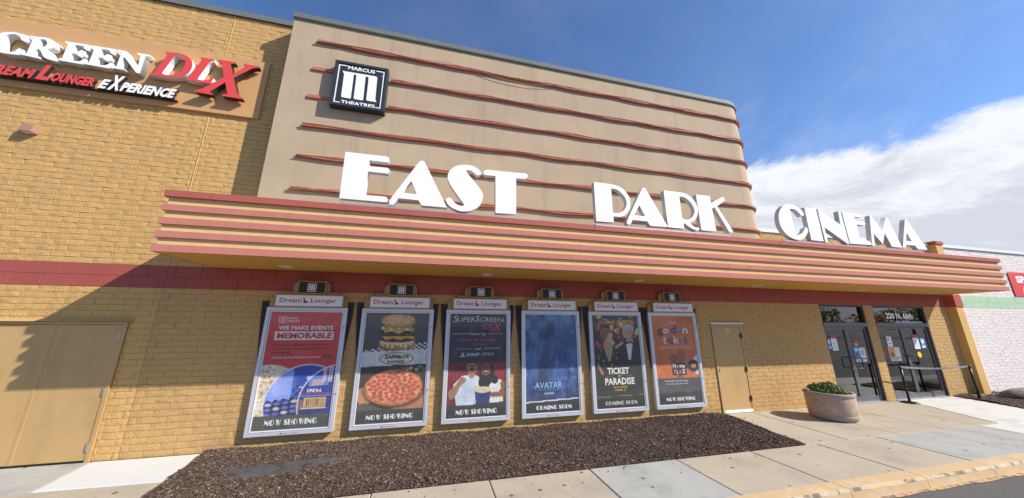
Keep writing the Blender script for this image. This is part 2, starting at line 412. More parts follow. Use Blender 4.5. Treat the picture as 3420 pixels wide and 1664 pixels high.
GLYPHS = {
 'E': [[-1.75,5.173,1,-1.031,5.178,1,-0.994,5.138,0,-1.014,5.059,1,-1.33,5.06,1,-1.328,4.942,1,-1.003,4.946,1,-0.961,4.898,0,-0.993,4.831,1,-1.33,4.832,1,-1.337,4.368,1,-0.991,4.37,1,-0.938,4.325,0,-0.955,4.266,1,-1.741,4.266,1]],
 'A': [[-0.441,5.168,1,-0.362,5.175,1,0.115,4.267,1,-0.346,4.264,1,-0.41,4.361,1,-0.766,4.366,1,-0.807,4.284,0,-0.863,4.222,0,-0.913,4.258,0,-0.915,4.312,1],[-0.565,4.734,1,-0.449,4.477,1,-0.713,4.478,1]],
 'S': [[0.679,4.998,1,0.751,5.047,0,0.691,5.135,0,0.563,5.196,0,0.39,5.194,0,0.238,5.145,0,0.122,5.019,0,0.098,4.882,0,0.15,4.755,0,0.263,4.586,0,0.406,4.405,0,0.438,4.356,0,0.394,4.326,0,0.273,4.359,0,0.194,4.448,0,0.134,4.47,0,0.089,4.421,0,0.126,4.337,0,0.233,4.259,0,0.414,4.215,0,0.608,4.262,0,0.743,4.389,0,0.797,4.56,0,0.75,4.689,0,0.62,4.86,0,0.491,4.998,0,0.45,5.069,0,0.488,5.095,0,0.566,5.076,0,0.639,5.019,0]],
 'T': [[0.834,5.144,1,1.678,5.166,1,1.725,5.115,0,1.669,5.043,1,1.466,5.035,1,1.466,4.253,1,1.05,4.242,1,1.038,5.034,1,0.821,5.028,1,0.788,5.083,0]],
 'P': [[3.22,5.155,1,3.624,5.151,1,3.802,5.128,0,3.96,5.043,0,4.067,4.888,0,4.082,4.731,0,4.037,4.585,0,3.935,4.463,0,3.812,4.403,0,3.636,4.402,1,3.631,4.26,1,3.221,4.253,1],[3.631,5.055,1,3.779,5.038,0,3.906,4.943,0,3.978,4.836,0,3.991,4.737,0,3.959,4.634,0,3.883,4.542,0,3.775,4.486,0,3.628,4.481,1]],
 'A2': [[4.434,5.15,1,4.505,5.152,1,4.994,4.262,1,4.533,4.254,1,4.468,4.354,1,4.097,4.358,1,4.059,4.278,0,4.003,4.242,0,3.953,4.263,0,3.956,4.318,1],[4.307,4.724,1,4.427,4.467,1,4.153,4.468,1]],
 'R': [[4.993,5.152,1,5.438,5.149,1,5.62,5.126,0,5.772,5.019,0,5.865,4.86,0,5.868,4.694,0,5.776,4.522,0,5.606,4.402,1,5.71,4.325,0,5.827,4.305,0,5.836,4.262,0,5.762,4.237,0,5.605,4.288,0,5.425,4.402,1,5.423,4.256,1,4.994,4.258,1],[5.406,5.045,1,5.555,5.035,0,5.706,4.921,0,5.781,4.762,0,5.753,4.639,0,5.643,4.525,0,5.502,4.477,0,5.401,4.512,1]],
 'K': [[5.886,5.142,1,6.287,5.146,1,6.287,4.947,1,6.625,5.145,1,6.707,5.146,0,6.709,5.067,1,6.454,4.902,1,6.8,4.313,1,6.771,4.258,0,6.685,4.274,1,6.373,4.871,1,6.29,4.824,1,6.316,4.257,1,5.896,4.256,1]],
 'C': [[9.217,4.935,1,9.171,5.048,0,8.999,5.149,0,8.785,5.174,0,8.601,5.138,0,8.434,4.997,0,8.339,4.813,0,8.327,4.587,0,8.423,4.389,0,8.602,4.266,0,8.804,4.223,0,8.987,4.258,0,9.125,4.354,0,9.225,4.483,0,9.219,4.562,0,9.169,4.581,0,9.12,4.528,0,9.038,4.434,0,8.884,4.354,0,8.782,4.338,1,8.764,5.055,1,8.928,5.052,0,9.041,4.982,0,9.108,4.907,0,9.171,4.891,0]],
 'I': [[9.289,5.144,1,9.688,5.142,1,9.693,4.24,1,9.269,4.246,1]],
 'N': [[9.757,5.143,1,9.804,5.143,1,10.467,4.741,1,10.497,5.142,1,10.544,5.16,0,10.585,5.137,1,10.605,4.229,1,10.552,4.226,1,9.842,4.637,1,9.837,4.229,1,9.747,4.231,1]],
 'E2': [[10.644,5.131,1,11.352,5.138,1,11.398,5.09,0,11.36,5.043,1,11.061,5.04,1,11.069,4.91,1,11.397,4.919,1,11.44,4.866,0,11.391,4.814,1,11.085,4.816,1,11.055,4.363,1,11.402,4.365,1,11.46,4.308,0,11.438,4.252,1,10.637,4.245,1]],
 'M': [[11.699,5.126,1,11.756,5.128,1,12.053,4.695,1,12.351,5.129,1,12.413,5.13,1,12.672,4.255,1,12.248,4.26,1,12.11,4.642,1,11.91,4.306,1,11.656,4.6,1,11.579,4.239,1,11.468,4.244,1]],
 'A3': [[13.148,5.134,1,13.22,5.14,1,13.737,4.26,1,13.324,4.256,1,13.231,4.356,1,12.862,4.352,1,12.81,4.263,1,12.689,4.261,1],[13.045,4.727,1,13.159,4.471,1,12.915,4.474,1]],
 'wC': [[-7.776,7.395,1,-7.748,7.332,1,-7.705,7.227,1,-7.776,7.263,1,-7.817,7.274,0,-7.842,7.319,0,-7.89,7.365,0,-7.959,7.377,0,-8.038,7.325,0,-8.058,7.22,0,-8.047,7.102,0,-8.018,7.026,0,-7.963,6.987,0,-7.901,6.98,0,-7.842,7.017,0,-7.799,7.096,1,-7.736,7.07,1,-7.751,6.949,1,-7.835,6.943,0,-7.949,6.938,0,-8.04,6.953,0,-8.115,7.024,0,-8.154,7.127,0,-8.16,7.255,0,-8.113,7.363,0,-8.037,7.403,0,-7.948,7.419,0,-7.854,7.405,0]],
 'wR': [[-7.737,7.401,1,-7.609,7.4,1,-7.492,7.411,0,-7.383,7.373,0,-7.322,7.31,0,-7.34,7.211,0,-7.415,7.165,1,-7.352,7.077,0,-7.281,6.994,0,-7.211,6.949,1,-7.22,6.928,1,-7.368,6.958,0,-7.431,6.996,0,-7.507,7.115,0,-7.56,7.134,1,-7.548,7.006,1,-7.474,6.97,1,-7.462,6.935,1,-7.729,6.962,1,-7.731,6.987,1,-7.669,7.014,1,-7.674,7.356,1,-7.732,7.375,1],[-7.567,7.36,1,-7.508,7.364,0,-7.46,7.314,0,-7.458,7.236,0,-7.499,7.191,0,-7.544,7.179,1]],
 'wE': [[-6.822,7.404,1,-6.46,7.406,1,-6.42,7.259,1,-6.5,7.3,0,-6.542,7.358,0,-6.652,7.358,1,-6.653,7.206,1,-6.584,7.211,0,-6.557,7.25,0,-6.536,7.267,1,-6.478,7.245,1,-6.478,7.094,1,-6.547,7.125,0,-6.593,7.161,0,-6.652,7.159,1,-6.649,6.999,1,-6.597,6.994,0,-6.5,7.018,0,-6.46,7.082,1,-6.413,7.073,1,-6.433,6.951,1,-6.822,6.966,1,-6.824,6.993,1,-6.765,7.018,1,-6.762,7.347,1,-6.82,7.384,1]],
 'wN': [[-6.419,7.409,1,-6.278,7.399,1,-6.025,7.116,1,-6.038,7.344,1,-6.101,7.373,1,-6.106,7.405,1,-5.901,7.402,1,-5.898,7.378,1,-5.961,7.353,1,-5.954,6.945,1,-6.018,6.946,1,-6.282,7.268,1,-6.277,7.014,1,-6.208,6.99,1,-6.203,6.968,1,-6.401,6.97,1,-6.402,6.993,1,-6.348,7.029,1,-6.343,7.334,1,-6.416,7.389,1]],
 'rD': [[-5.679,7.538,1,-5.477,7.556,1,-5.329,7.535,0,-5.208,7.434,0,-5.164,7.299,0,-5.191,7.134,0,-5.276,7.02,0,-5.426,6.964,0,-5.582,6.945,1,-5.808,6.949,1,-5.82,6.977,1,-5.751,6.996,1,-5.627,7.471,1,-5.666,7.501,1],[-5.505,7.484,1,-5.42,7.497,0,-5.317,7.425,0,-5.299,7.284,0,-5.34,7.116,0,-5.449,7.021,0,-5.552,7.003,0,-5.615,7.023,1]],
 'rL': [[-5.086,7.545,1,-4.831,7.549,1,-4.819,7.519,1,-4.899,7.459,1,-5.018,7.014,1,-4.944,7.003,0,-4.839,7.037,0,-4.783,7.097,1,-4.751,7.08,1,-4.798,6.943,1,-5.233,6.967,1,-5.243,6.988,1,-5.176,7.011,1,-5.039,7.483,1]],
 'rX': [[-4.774,7.551,1,-4.454,7.555,1,-4.447,7.515,1,-4.52,7.498,1,-4.437,7.238,1,-4.243,7.496,1,-4.288,7.519,1,-4.294,7.551,1,-4.012,7.549,1,-4.005,7.509,1,-4.108,7.477,1,-4.406,7.163,1,-4.293,6.826,1,-4.175,6.715,1,-4.176,6.686,1,-4.52,6.694,1,-4.526,6.727,1,-4.442,6.764,1,-4.53,7.023,1,-4.754,6.748,1,-4.685,6.707,1,-4.686,6.684,1,-4.993,6.699,1,-5.009,6.727,1,-4.901,6.788,1,-4.576,7.142,1,-4.679,7.477,1,-4.763,7.524,1]],
 'm': [[-2.286,7.563,1,-1.593,7.566,1,-1.568,7.541,1,-1.554,6.975,1,-1.522,6.906,1,-1.716,6.906,1,-1.735,6.926,1,-1.742,7.461,0,-1.764,7.512,0,-1.808,7.519,1,-1.797,6.913,1,-1.811,6.895,1,-1.971,6.897,1,-1.989,6.916,1,-1.996,7.475,0,-2.013,7.513,0,-2.052,7.521,1,-2.045,6.905,1,-2.06,6.893,1,-2.222,6.897,1,-2.237,6.914,1,-2.246,7.489,1]],
}

# ------------------------------------------------------------------ ground
gd = MB(); gd.quad((-700, -900, -.14), (900, -900, -.14), (900, 700, -.14), (-700, 700, -.14))
asph = gd.build('asphalt_road', M['asphalt']); tag(asph, 'dark grey asphalt lot below the kerb', kind='structure')
side = empty('sidewalk', (0, -2, 0), 'concrete walk of tan, grey and pale slabs before the cinema', kind='structure')
bs = MB(); bs.box(-30, 30, -3.19, .3, -.135, -.03); bs.build('joint_bed', M['black_gap'], side)

def slab(poly, m, z=0.0):
    n = len(poly); cx_ = sum(p[0] for p in poly) / n; cy_ = sum(p[1] for p in poly) / n
    mb = MB(); b = .008
    top = [(p[0], p[1], z - b) for p in poly]
    inn = []
    for p in poly:
        d = Vector((cx_ - p[0], cy_ - p[1])); d.normalize(); inn.append((p[0] + d.x * b * 1.6, p[1] + d.y * b * 1.6, z))
    low = [(p[0], p[1], z - .07) for p in poly]
    fs = [tuple(range(n))] + [(i, (i + 1) % n, n + (i + 1) % n, n + i) for i in range(n)] + [(n + i, n + (i + 1) % n, 2 * n + (i + 1) % n, 2 * n + i) for i in range(n)]
    mb.add(inn + top + low, fs)
    return mb.build('slab', m, side)
J = .006
xs = [-13.3, -11.6, -9.9, -8.3, -6.7, -5.2, -3.7, -2.15, -.65, .88, 2.41, 3.95, 5.45, 6.98, 8.55, 10.0, 11.75, 13.4, 15.0, 16.6, 18.2]
for a, b in zip(xs[:-1], xs[1:]):
    if a < -12 or a > 16.7: continue
    m = M['concrete']
    if a in (2.41, 8.55, 10.0): m = M['concrete_grey']
    if a >= 11.7: m = M['concrete_pale']
    slab([(a + J, -3.19), (b - J, -3.19), (b - J, -2.045), (a + J, -2.045)], m, rng.uniform(-.003, .003))
# apron between mulch bed and doors
ax = [7.87, 9.25, 10.65, 12.0]
slab([(6.74, -2.03), (7.80 - J, -2.03), (7.90 - J, -.001), (7.06, -.001), (6.86, -.7)], M['concrete'])
slab([(7.80 + J, -2.03), (9.20 - J, -2.03), (9.34 - J, -.001), (7.90 + J, -.001)], M['concrete'], .002)
slab([(9.20 + J, -2.03), (10.62 - J, -2.03), (10.72 - J, -.001), (9.34 + J, -.001)], M['concrete'])
slab([(10.62 + J, -2.03), (12.44 - J, -2.03), (13.36 - J, -.36), (13.30, .07), (10.72 + J, .07)], M['concrete'], -.002)
slab([(12.44 + J, -2.03), (15.24, -2.03), (15.28, -1.41), (15.65, -.56), (15.80, .07), (13.32, .07), (13.36 + J, -.36)], M['concrete_pale'], .003)
# left of the mulch bed
slab([(-8.5, -1.02), (-4.92, -1.02), (-5.10, -.02), (-8.5, -.02)], M['concrete_grey'])
slab([(-4.90, -1.015), (-3.47, -1.055), (-3.62, -.03), (-5.085, -.03)], M['concrete_white'], .004)
slab([(-8.5, -2.03), (-3.36, -2.03), (-3.36, -1.5), (-3.47, -1.075), (-4.9, -1.035), (-8.5, -1.035)], M['concrete'], -.002)
# kerb
kx = [-13, -10, -7, -4, -1.2, 2.4, 5.49, 6.99, 8.53, 11.6, 14.6, 17.6]
kerb = empty('kerb', (0, -3.3, 0), 'faded yellow painted concrete kerb along the walk', kind='structure')
for a, b in zip(kx[:-1], kx[1:]):
    n = 14; prof = [(-3.195, 0), (-3.37, 0), (-3.398, -.008), (-3.41, -.03), (-3.425, -.13), (-3.44, -.2)]
    vs = []; fs = []
    for i in range(n + 1):
        x = a + J + (b - a - 2 * J) * i / n
        for k, (y, z) in enumerate(prof):
            jy = rng.uniform(-.003, .003) if k in (2, 3) else 0; jz = rng.uniform(-.002, .001) if k in (2, 3) else 0
            vs.append((x, y + jy, z + jz))
    L = len(prof)
    for i in range(n):
        for k in range(L - 1): fs.append((i * L + k, (i + 1) * L + k, (i + 1) * L + k + 1, i * L + k + 1))
    fs += [tuple(range(L)), tuple(n * L + k for k in range(L - 1, -1, -1))]
    MB().add(vs, fs).build('kerb_stone', M['kerb'], kerb)
mb = MB(); vs = []; n = 160
for i in range(n + 1):
    x = -3 + 18 * i / n; w0 = .004 + .016 * abs(math.sin(i * .37) * math.sin(i * 1.13 + 1)) ; vs += [(x, -3.386 + w0 * .5, .0015), (x, -3.392, .0008), (x, -3.4015, -.0075), (x, -3.412 - .001, -.022 - w0 * .8)]
fs = []
for i in range(n):
    for k in range(3):
        if math.sin(i * .21) + .5 * math.sin(i * .83) > -.55: fs.append((4 * i + k, 4 * i + 4 + k, 4 * i + 5 + k, 4 * i + 1 + k))
o = mb.add(vs, fs).build('worn_edge', mat('worn_kerb_edge', (.56, .46, .32), .9, .25, 12, .5, 60, .003, col2=(.20, .15, .10), c2scale=6, c2lo=.48, c2hi=.62), kerb, fix=False); o['kind'] = 'stuff'
# crumbling painted gutter lip in front of the kerb
mb = MB(); n = 80; vs = []
for i in range(n + 1):
    x = -5 + 20 * i / n
    vs += [(x, -3.42, -.128), (x, -3.47 - .015 * math.sin(i * 1.7) * rng.random() - .012 * rng.random(), -.132)]
mb.add(vs, [(2 * i, 2 * i + 1, 2 * i + 3, 2 * i + 2) for i in range(n)])
mb.build('gutter_lip', mat('worn_gutter', (.50, .32, .16), .9, .2, 8, .6, 60, .005, col2=(.16, .13, .11), c2scale=9, c2lo=.45, c2hi=.6), kerb)
pl = empty('parking_lines', (0, -10, -.136), 'white painted parking lines on the asphalt', kind='structure')
mb = MB()
mb.quad((9.3, -3.62, -.134), (14, -3.62, -.134), (14, -3.75, -.134), (9.3, -3.75, -.134)); mb.build('painted_line', M['paint_white'], pl)
for k in range(9):
    x = 17 + 3.0 * k; mb = MB(); mb.quad((x, -16, -.134), (x + .12, -16, -.134), (x + .12, -10.5, -.134), (x, -10.5, -.134)); mb.build('painted_line', M['paint_white'], pl)
for y in (-26, -38):
    mb = MB(); mb.quad((12, y, -.134), (70, y, -.134), (70, y + .2, -.134), (12, y + .2, -.134)); mb.build('painted_line', M['paint_white'], pl)

# mulch bed
def in_poly(x, y, P):
    c = np.zeros_like(x, bool); n = len(P)
    for i in range(n):
        x1, y1 = P[i]; x2, y2 = P[(i + 1) % n]
        cond = ((y1 > y) != (y2 > y)) & (x < (x2 - x1) * (y - y1) / (y2 - y1 + 1e-12) + x1); c ^= cond
    return c
BED = [(-3.60, -.0), (-3.46, -1.05), (-3.36, -1.5), (-3.34, -2.05), (6.70, -2.05), (6.86, -.68), (7.02, -.10), (6.7, 0)]
RBED = [(15.86, .0), (15.66, -.56), (15.29, -1.41), (15.26, -2.04), (24, -2.04), (24, .0)]
def bedheight(x, y):
    fall = np.clip((y + 2.055) / .16, 0, 1) * np.clip((7.05 - x) / .15, 0, 1) if np.max(x) < 8 else np.clip((y + 2.055) / .16, 0, 1)
    return fall * .95 * (.035 * np.sin(x * 1.3 + 1) * np.sin(y * 2.1) * .5 + .012 * np.sin(x * 5.1 + y * 3) + .034) + .004
def bed(P, name, label, z0, count, cols, seed, hmul=1.0):
    g = np.random.default_rng(seed)
    x0, x1 = min(p[0] for p in P), max(p[0] for p in P); y0, y1 = min(p[1] for p in P), max(p[1] for p in P)
    nx, ny = int((x1 - x0) / .09), int((y1 - y0) / .09)
    X, Y = np.meshgrid(np.linspace(x0, x1, nx), np.linspace(y0, y1, ny), indexing='ij')
    Zg = z0 + hmul * bedheight(X, Y) + g.normal(0, .006, X.shape)
    idx = np.arange(nx * ny).reshape(nx, ny); cxm = (X[:-1, :-1] + X[1:, 1:]) / 2; cym = (Y[:-1, :-1] + Y[1:, 1:]) / 2
    ok = in_poly(cxm, cym, P)
    F = np.stack([idx[:-1, :-1][ok], idx[1:, :-1][ok], idx[1:, 1:][ok], idx[:-1, 1:][ok]], 1)
    me = bpy.data.meshes.new(name); me.from_pydata(np.stack([X.ravel(), Y.ravel(), Zg.ravel()], 1).tolist(), [], F.tolist()); me.materials.append(M['soil'])
    root = put(name, me); tag(root, label, 'mulch', kind='stuff')
    # chips
    n = count; px = g.uniform(x0, x1, n * 2); py = g.uniform(y0, y1, n * 2); ok = in_poly(px, py, P)
    ok &= (((px + 2.05) / .80) ** 2 + ((py + 1.08 - .10 * (px + 2.05) / .78) / .20) ** 2 > g.uniform(.35, 1.15, n * 2)) | (g.random(n * 2) < .16); px, py = px[ok][:n], py[ok][:n]; n = len(px)
    # a few strays kicked onto the paving
    m_ = n // 700; ex = g.uniform(x0 - .35, x1 + .35, m_ * 4); ey = g.uniform(y0 - .4, -.05, m_ * 4); inside = in_poly(ex, ey, P)
    near = in_poly(x0 + (ex - x0) * .965 + .2 * 0, np.clip(ey * .88, -9, 0), P) | in_poly(ex, ey + .12, P) | in_poly(ex - .12, ey, P)
    ex, ey = ex[near & ~inside][:m_], ey[near & ~inside][:m_]; px = np.concatenate([px, ex]); py = np.concatenate([py, ey]); n_in = n; n = len(px)
    L = g.gamma(3, .0056, n) + .006; W = L * g.uniform(.18, .5, n); T = W * g.uniform(.3, .7, n)
    th = g.uniform(0, 2 * np.pi, n); tl = g.normal(0, .38, n); rl = g.normal(0, .6, n)
    z = z0 + hmul * bedheight(px, py) + g.uniform(.0, .014, n); z[n_in:] = z0 + .006; L[n_in:] *= .7; W[n_in:] *= .7
    base = np.array([[-1, -1, -1], [1, -.6, -1], [1, .8, -1], [-1, 1, -1], [-.9, -1, 1], [1, -.5, 1], [.9, .8, 1], [-1, .9, 1]], float) * .5
    B = base[None] * np.stack([L, W, T], 1)[:, None, :]
    def rot(B, a, i, j):
        c, s = np.cos(a)[:, None], np.sin(a)[:, None]; u, v = B[:, :, i].copy(), B[:, :, j].copy(); B[:, :, i] = u * c - v * s; B[:, :, j] = u * s + v * c
    rot(B, rl, 1, 2); rot(B, tl, 0, 2); rot(B, th, 0, 1)
    V = (B + np.stack([px, py, z], 1)[:, None, :]).reshape(-1, 3)
    q = np.array([(0, 3, 2, 1), (4, 5, 6, 7), (0, 1, 5, 4), (1, 2, 6, 5), (2, 3, 7, 6), (3, 0, 4, 7)])
    F = (q[None] + 8 * np.arange(n)[:, None, None]).reshape(-1, 4)
    me = bpy.data.meshes.new('wood_chips'); me.from_pydata(V.tolist(), [], F.tolist())
    p = np.array([c[1] for c in cols]); ch = g.choice(len(cols), n, p=p / p.sum())
    for c in cols: me.materials.append(c[0])
    me.polygons.foreach_set('material_index', np.repeat(ch, 6).astype(np.int32)); me.update()
    o = put('wood_chips', me, root); o['kind'] = 'stuff'
    return root
C_a = mat('chip_dark', (.062, .040, .030), .9, .3, 30); C_b = mat('chip_brown', (.115, .073, .052), .9, .3, 30)
C_c = mat('chip_grey', (.17, .12, .09), .9, .25, 30); C_d = mat('chip_pale', (.30, .225, .165), .9, .2, 30)
bed(BED, 'mulch_bed', 'dark brown wood chip mulch bed under the posters', .0, 125000, [(C_a, .36), (C_b, .36), (C_c, .22), (C_d, .05)], 3)
R_a = mat('gravel_brown', (.22, .14, .11), .9, .3, 30)
bed(RBED, 'gravel_mulch_bed', 'brown mulch and gravel strip before the pale pink wall', .0, 9000, [(R_a, .4), (C_b, .2), (C_c, .2), (C_d, .2)], 5, 1.3)
# scorched patch: matted dark fabric and ash lying on the mulch
mb = MB(); ctr = (-2.05, -1.08); n = 40; ring = []
def patchr(a): return 1 + .18 * math.sin(3 * a + 1) + .12 * math.sin(5 * a) + .06 * math.sin(11 * a + 2)
K_ = 10; vs = []; fs = []
for j in range(K_ + 1):
    for i in range(n):
        a = 2 * math.pi * i / n; r = j / K_ * patchr(a)
        x = ctr[0] + .78 * r * math.cos(a) ; y = ctr[1] + .20 * r * math.sin(a) + .10 * r * math.cos(a)
        z = float(bedheight(np.array(x), np.array(y))) + .012 + .018 * (1 - (j / K_) ** 4) + rng.uniform(-.004, .006)
        vs.append((x, y, z if j < K_ else z - .012))
for j in range(K_):
    for i in range(n): fs.append((j * n + i, j * n + (i + 1) % n, (j + 1) * n + (i + 1) % n, (j + 1) * n + i))
o = mb.add(vs, fs).build('ash_patch', M['ash'], smooth=True, fix=False); tag(o, 'dark grey ash patch matted into the mulch bed left of centre', 'ash', kind='stuff')

# ------------------------------------------------------------------ split-face block walls
CH = .1016; BW = .4064
def block_mesh_arrays(g, w, h, rough=.0022):
    nx, nz = 6, 3
    u = np.linspace(0, 1, nx); v = np.linspace(0, 1, nz)
    X, Zz = np.meshgrid(u * w, v * h, indexing='ij')
    edge_ = np.minimum(np.minimum(X, w - X) / .03, 1.0)
    Y = .002 - g.uniform(0, .003) + g.normal(0, rough, X.shape) - .004 * edge_
    X = X + np.where((X > 0) & (X < w), g.normal(0, .008, X.shape), 0); Zz = Zz + np.where((Zz > 0) & (Zz < h), g.normal(0, .012, X.shape), 0); Y = np.where((Zz <= 1e-6) | (Zz >= h - 1e-6), Y + .0012, Y)
    front = np.stack([X.ravel(), np.minimum(Y, .006).ravel(), Zz.ravel()], 1)
    idx = np.arange(nx * nz).reshape(nx, nz)
    ring = list(idx[:, 0]) + list(idx[-1, 1:]) + list(idx[-2::-1, -1]) + list(idx[0, -2:0:-1])
    back = front[ring].copy(); back[:, 1] = .015
    V = np.concatenate([front, back]); F = []
    for i in range(nx - 1):
        for k in range(nz - 1): F.append((idx[i, k], idx[i + 1, k], idx[i + 1, k + 1], idx[i, k + 1]))
    b = nx * nz; m = len(ring)
    for i in range(m):
        j = (i + 1) % m; F.append((ring[i], b + i, b + j, ring[j]))
    return V, np.array(F)

def cut(intervals, a, b):
    out = []
    for p, q in intervals:
        if b <= p or a >= q: out.append((p, q)); continue
        if a > p + .02: out.append((p, a))
        if b < q - .02: out.append((b, q))
    return out

CAMP = np.array([0, -7.0, 2.09])
def block_wall(root, regions, openings, m, seed, nparts=300, y=0.0):
    """regions: x0,x1,z0,z1 filled with running-bond blocks; openings cut out"""
    g = np.random.default_rng(seed); full = []; rest = []
    for (x0, x1, z0, z1) in regions:
        k0 = int(round(z0 / CH)); k1 = int(round(z1 / CH))
        for k in range(k0, k1):
            za = k * CH; zb = za + CH; iv = [(x0, x1)]
            for (a, b, c, d) in openings:
                if zb > c + .02 and za < d - .02: iv = cut(iv, a, b)
            off = (k % 2) * BW / 2
            for p, q in iv:
                n0 = math.floor((p - off) / BW)
                x = off + n0 * BW
                while x < q - .001:
                    a, b = max(x, p), min(x + BW, q)
                    if b - a > .03:
                        (full if abs(b - a - BW) < .002 else rest).append((a, b, za))
                    x += BW
    full.sort(key=lambda t: (t[0] + .2) ** 2 + 49 + (t[2] - 2.09) ** 2)
    var = []
    for i in range(24):
        V, F = block_mesh_arrays(g, BW - .007, CH - .006)
        me = bpy.data.meshes.new('block'); me.from_pydata(V.tolist(), [], F.tolist()); me.materials.append(m); var.append(me)
    rl = root.location
    for (a, b, z) in full[:nparts]:
        o = bpy.data.objects.new('block', var[int(g.integers(24))]); COL.objects.link(o); o.parent = root
        o.location = (a + .003 - rl.x, y - rl.y, z + .003 - rl.z)
    rest += full[nparts:]
    Vs = []; Fs = []; n = 0
    for (a, b, z) in rest:
        V, F = block_mesh_arrays(g, b - a - .007, CH - .006)
        V = V + np.array([a + .003, y, z + .003]); Vs.append(V); Fs.append(F + n); n += len(V)
    me = bpy.data.meshes.new('block_field'); me.from_pydata(np.concatenate(Vs).tolist(), [], np.concatenate(Fs).tolist()); me.materials.append(m)
    o = put('block_field', me, root); o['kind'] = 'stuff'
    print('blocks', len(full), len(rest))

def core(root, regions, openings, m, y0=.009, y1=.30):
    mb = MB()
    for (x0, x1, z0, z1) in regions:
        zs = sorted({z0, z1} | {c for (_, _, c, d) in openings if z0 < c < z1} | {d for (_, _, c, d) in openings if z0 < d < z1})
        for za, zb in zip(zs[:-1], zs[1:]):
            iv = [(x0, x1)]
            for (a, b, c, d) in openings:
                if zb > c + 1e-4 and za < d - 1e-4: iv = cut(iv, a, b)
            for p, q in iv: mb.box(p, q, y0, y1, za, zb)
    mb.build('wall_core', m, root)

def band(root, x0, x1, m, z0=2.7432, z1=3.1496, y=-.004, skip=()):
    """two courses of big smooth painted blocks, each a part"""
    hgt = (z1 - z0) / 2; cache = {}
    for r in range(2):
        x = x0 - (r * BW / 2) - ((x0) % BW)
        while x < x1 - .01:
            a, b = max(x, x0), min(x + BW, x1); x += BW
            if b - a < .03: continue
            w = round(b - a - .004, 3)
            if w not in cache:
                mb = MB(); mb.bbox(0, w, 0, .02, 0, hgt - .004, .003)
                me = bpy.data.meshes.new('band_block'); me.from_pydata(mb.v, [], mb.f); me.materials.append(m); cache[w] = me
            put('band_block', cache[w], root, (a + .002 - root.location.x, y - root.location.y + rng.uniform(-.0015, .0015), z0 + r * hgt + .002 - root.location.z))

DD = (-7.08, -5.13, -1, 2.15); D1 = (7.06, 8.03, -1, 2.16); S1 = (11.07, 12.89, -1, 2.7432); S2 = (13.27, 15.68, -1, 2.7432)
ZT = 8.95; SPL = -4.79
aud = empty('auditorium_wall', (-7, 0, 0), 'tall sunlit tan split-face block wall left of the stucco tower', 'wall')
RA = [(-9.6, SPL, 0, 27 * CH), (-9.6, SPL, 31 * CH, 88 * CH), (SPL, -3.42, 31 * CH, 88 * CH)]
block_wall(aud, RA, [DD], M['block'], 1)
core(aud, [(-9.6, SPL, -.2, ZT), (SPL, -3.2, 3.1496, ZT)], [DD], M['mortar'])
band(aud, -9.6, SPL, M['band'])
mb = MB(); mb.box(-9.6, -3.44, -.035, .34, ZT, ZT + .13); mb.box(-9.6, -3.44, -.05, -.035, ZT - .02, ZT + .10); mb.build('coping', M['coping'], aud)
mb = MB(); mb.box(SPL - .004, SPL + .004, -.012, .01, 4.0, ZT - .02); mb.build('sealant_joint', M['joint'], aud)

ent = empty('entrance_wall', (6, 0, 0), 'tan block wall in the shade of the marquee behind the posters', 'wall')
RE = [(SPL, 16.9, 0, 27 * CH), (8.3, 16.9, 31 * CH, 48 * CH)]
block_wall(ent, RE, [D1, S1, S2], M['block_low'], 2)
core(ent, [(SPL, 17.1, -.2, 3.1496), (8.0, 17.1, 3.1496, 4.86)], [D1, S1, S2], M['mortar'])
band(ent, SPL, 16.9, M['band'])
mb = MB(); mb.box(8.2, 16.95, -.04, .34, 4.862, 4.96); mb.build('coping', M['white_metal'], ent)

nb = empty('neighbour_wall', (20, 0, 0), 'pale pink split-face block wall with a mint band right of the cinema', 'wall')
RN = [(17.25, 27, 0, 27 * CH), (17.25, 27, 31 * CH, 48 * CH)]
block_wall(nb, RN, [], M['pink_block'], 4)
core(nb, [(17.1, 27, -.2, 4.88)], [], M['pink_mortar'])
band(nb, 17.25, 27, M['green_band'])
mb = MB(); mb.box(17.2, 27, -.05, .34, 4.882, 4.99); mb.build('coping', M['white_metal'], nb)

pil = empty('pilaster', (17, -.1, 0), 'ochre pilaster with red bands between tan and pale pink walls', 'pilaster')
MB().bbox(16.88, 17.24, -.20, .02, -.1, 2.7432).build('shaft', M['pilaster'], pil)
MB().bbox(16.86, 17.26, -.22, .02, 2.745, 3.1496).build('red_block', M['trim_red'], pil)
MB().bbox(16.88, 17.24, -.20, .02, 3.151, 4.90).build('upper_shaft', M['pilaster'], pil)
MB().bbox(16.85, 17.27, -.23, .36, 4.902, 5.02).build('cap', M['trim_red'], pil)

for ka, (a0_, a1_) in enumerate(((-3.6, -3.1), (-2.6, -1.9), (-1.7, -.9), (.2, .7))):
    mb = MB(); n = 26; vs = []
    for i in range(n + 1):
        x = a0_ + (a1_ - a0_) * i / n; vs += [(x, -.012, .0), (x, -.0125, .035 + .028 * rng.random() * abs(math.sin(math.pi * i / n)) ** .5)]
    o = mb.add(vs, [(2 * i, 2 * i + 2, 2 * i + 3, 2 * i + 1) for i in range(n)]).build('lime_crust', mat('lime_crust', (.66, .56, .42), .95, .25, 14), ent, fix=False)
# building masses behind the facades (roofs, rear)
mass = MB(); mass.box(-9.6, -3.2, .30, 22, 0, 8.9); mass.build('auditorium_mass', M['mortar'], aud)
mass = MB(); mass.box(17.1, 27, .30, 22, -.14, 4.8); mass.build('shop_mass', M['roofing'], nb)
rf = MB(); rf.box(8.0, 17.1, .30, 22, 4.4, 4.7); rf.build('roof_deck', M['roofing'], ent)
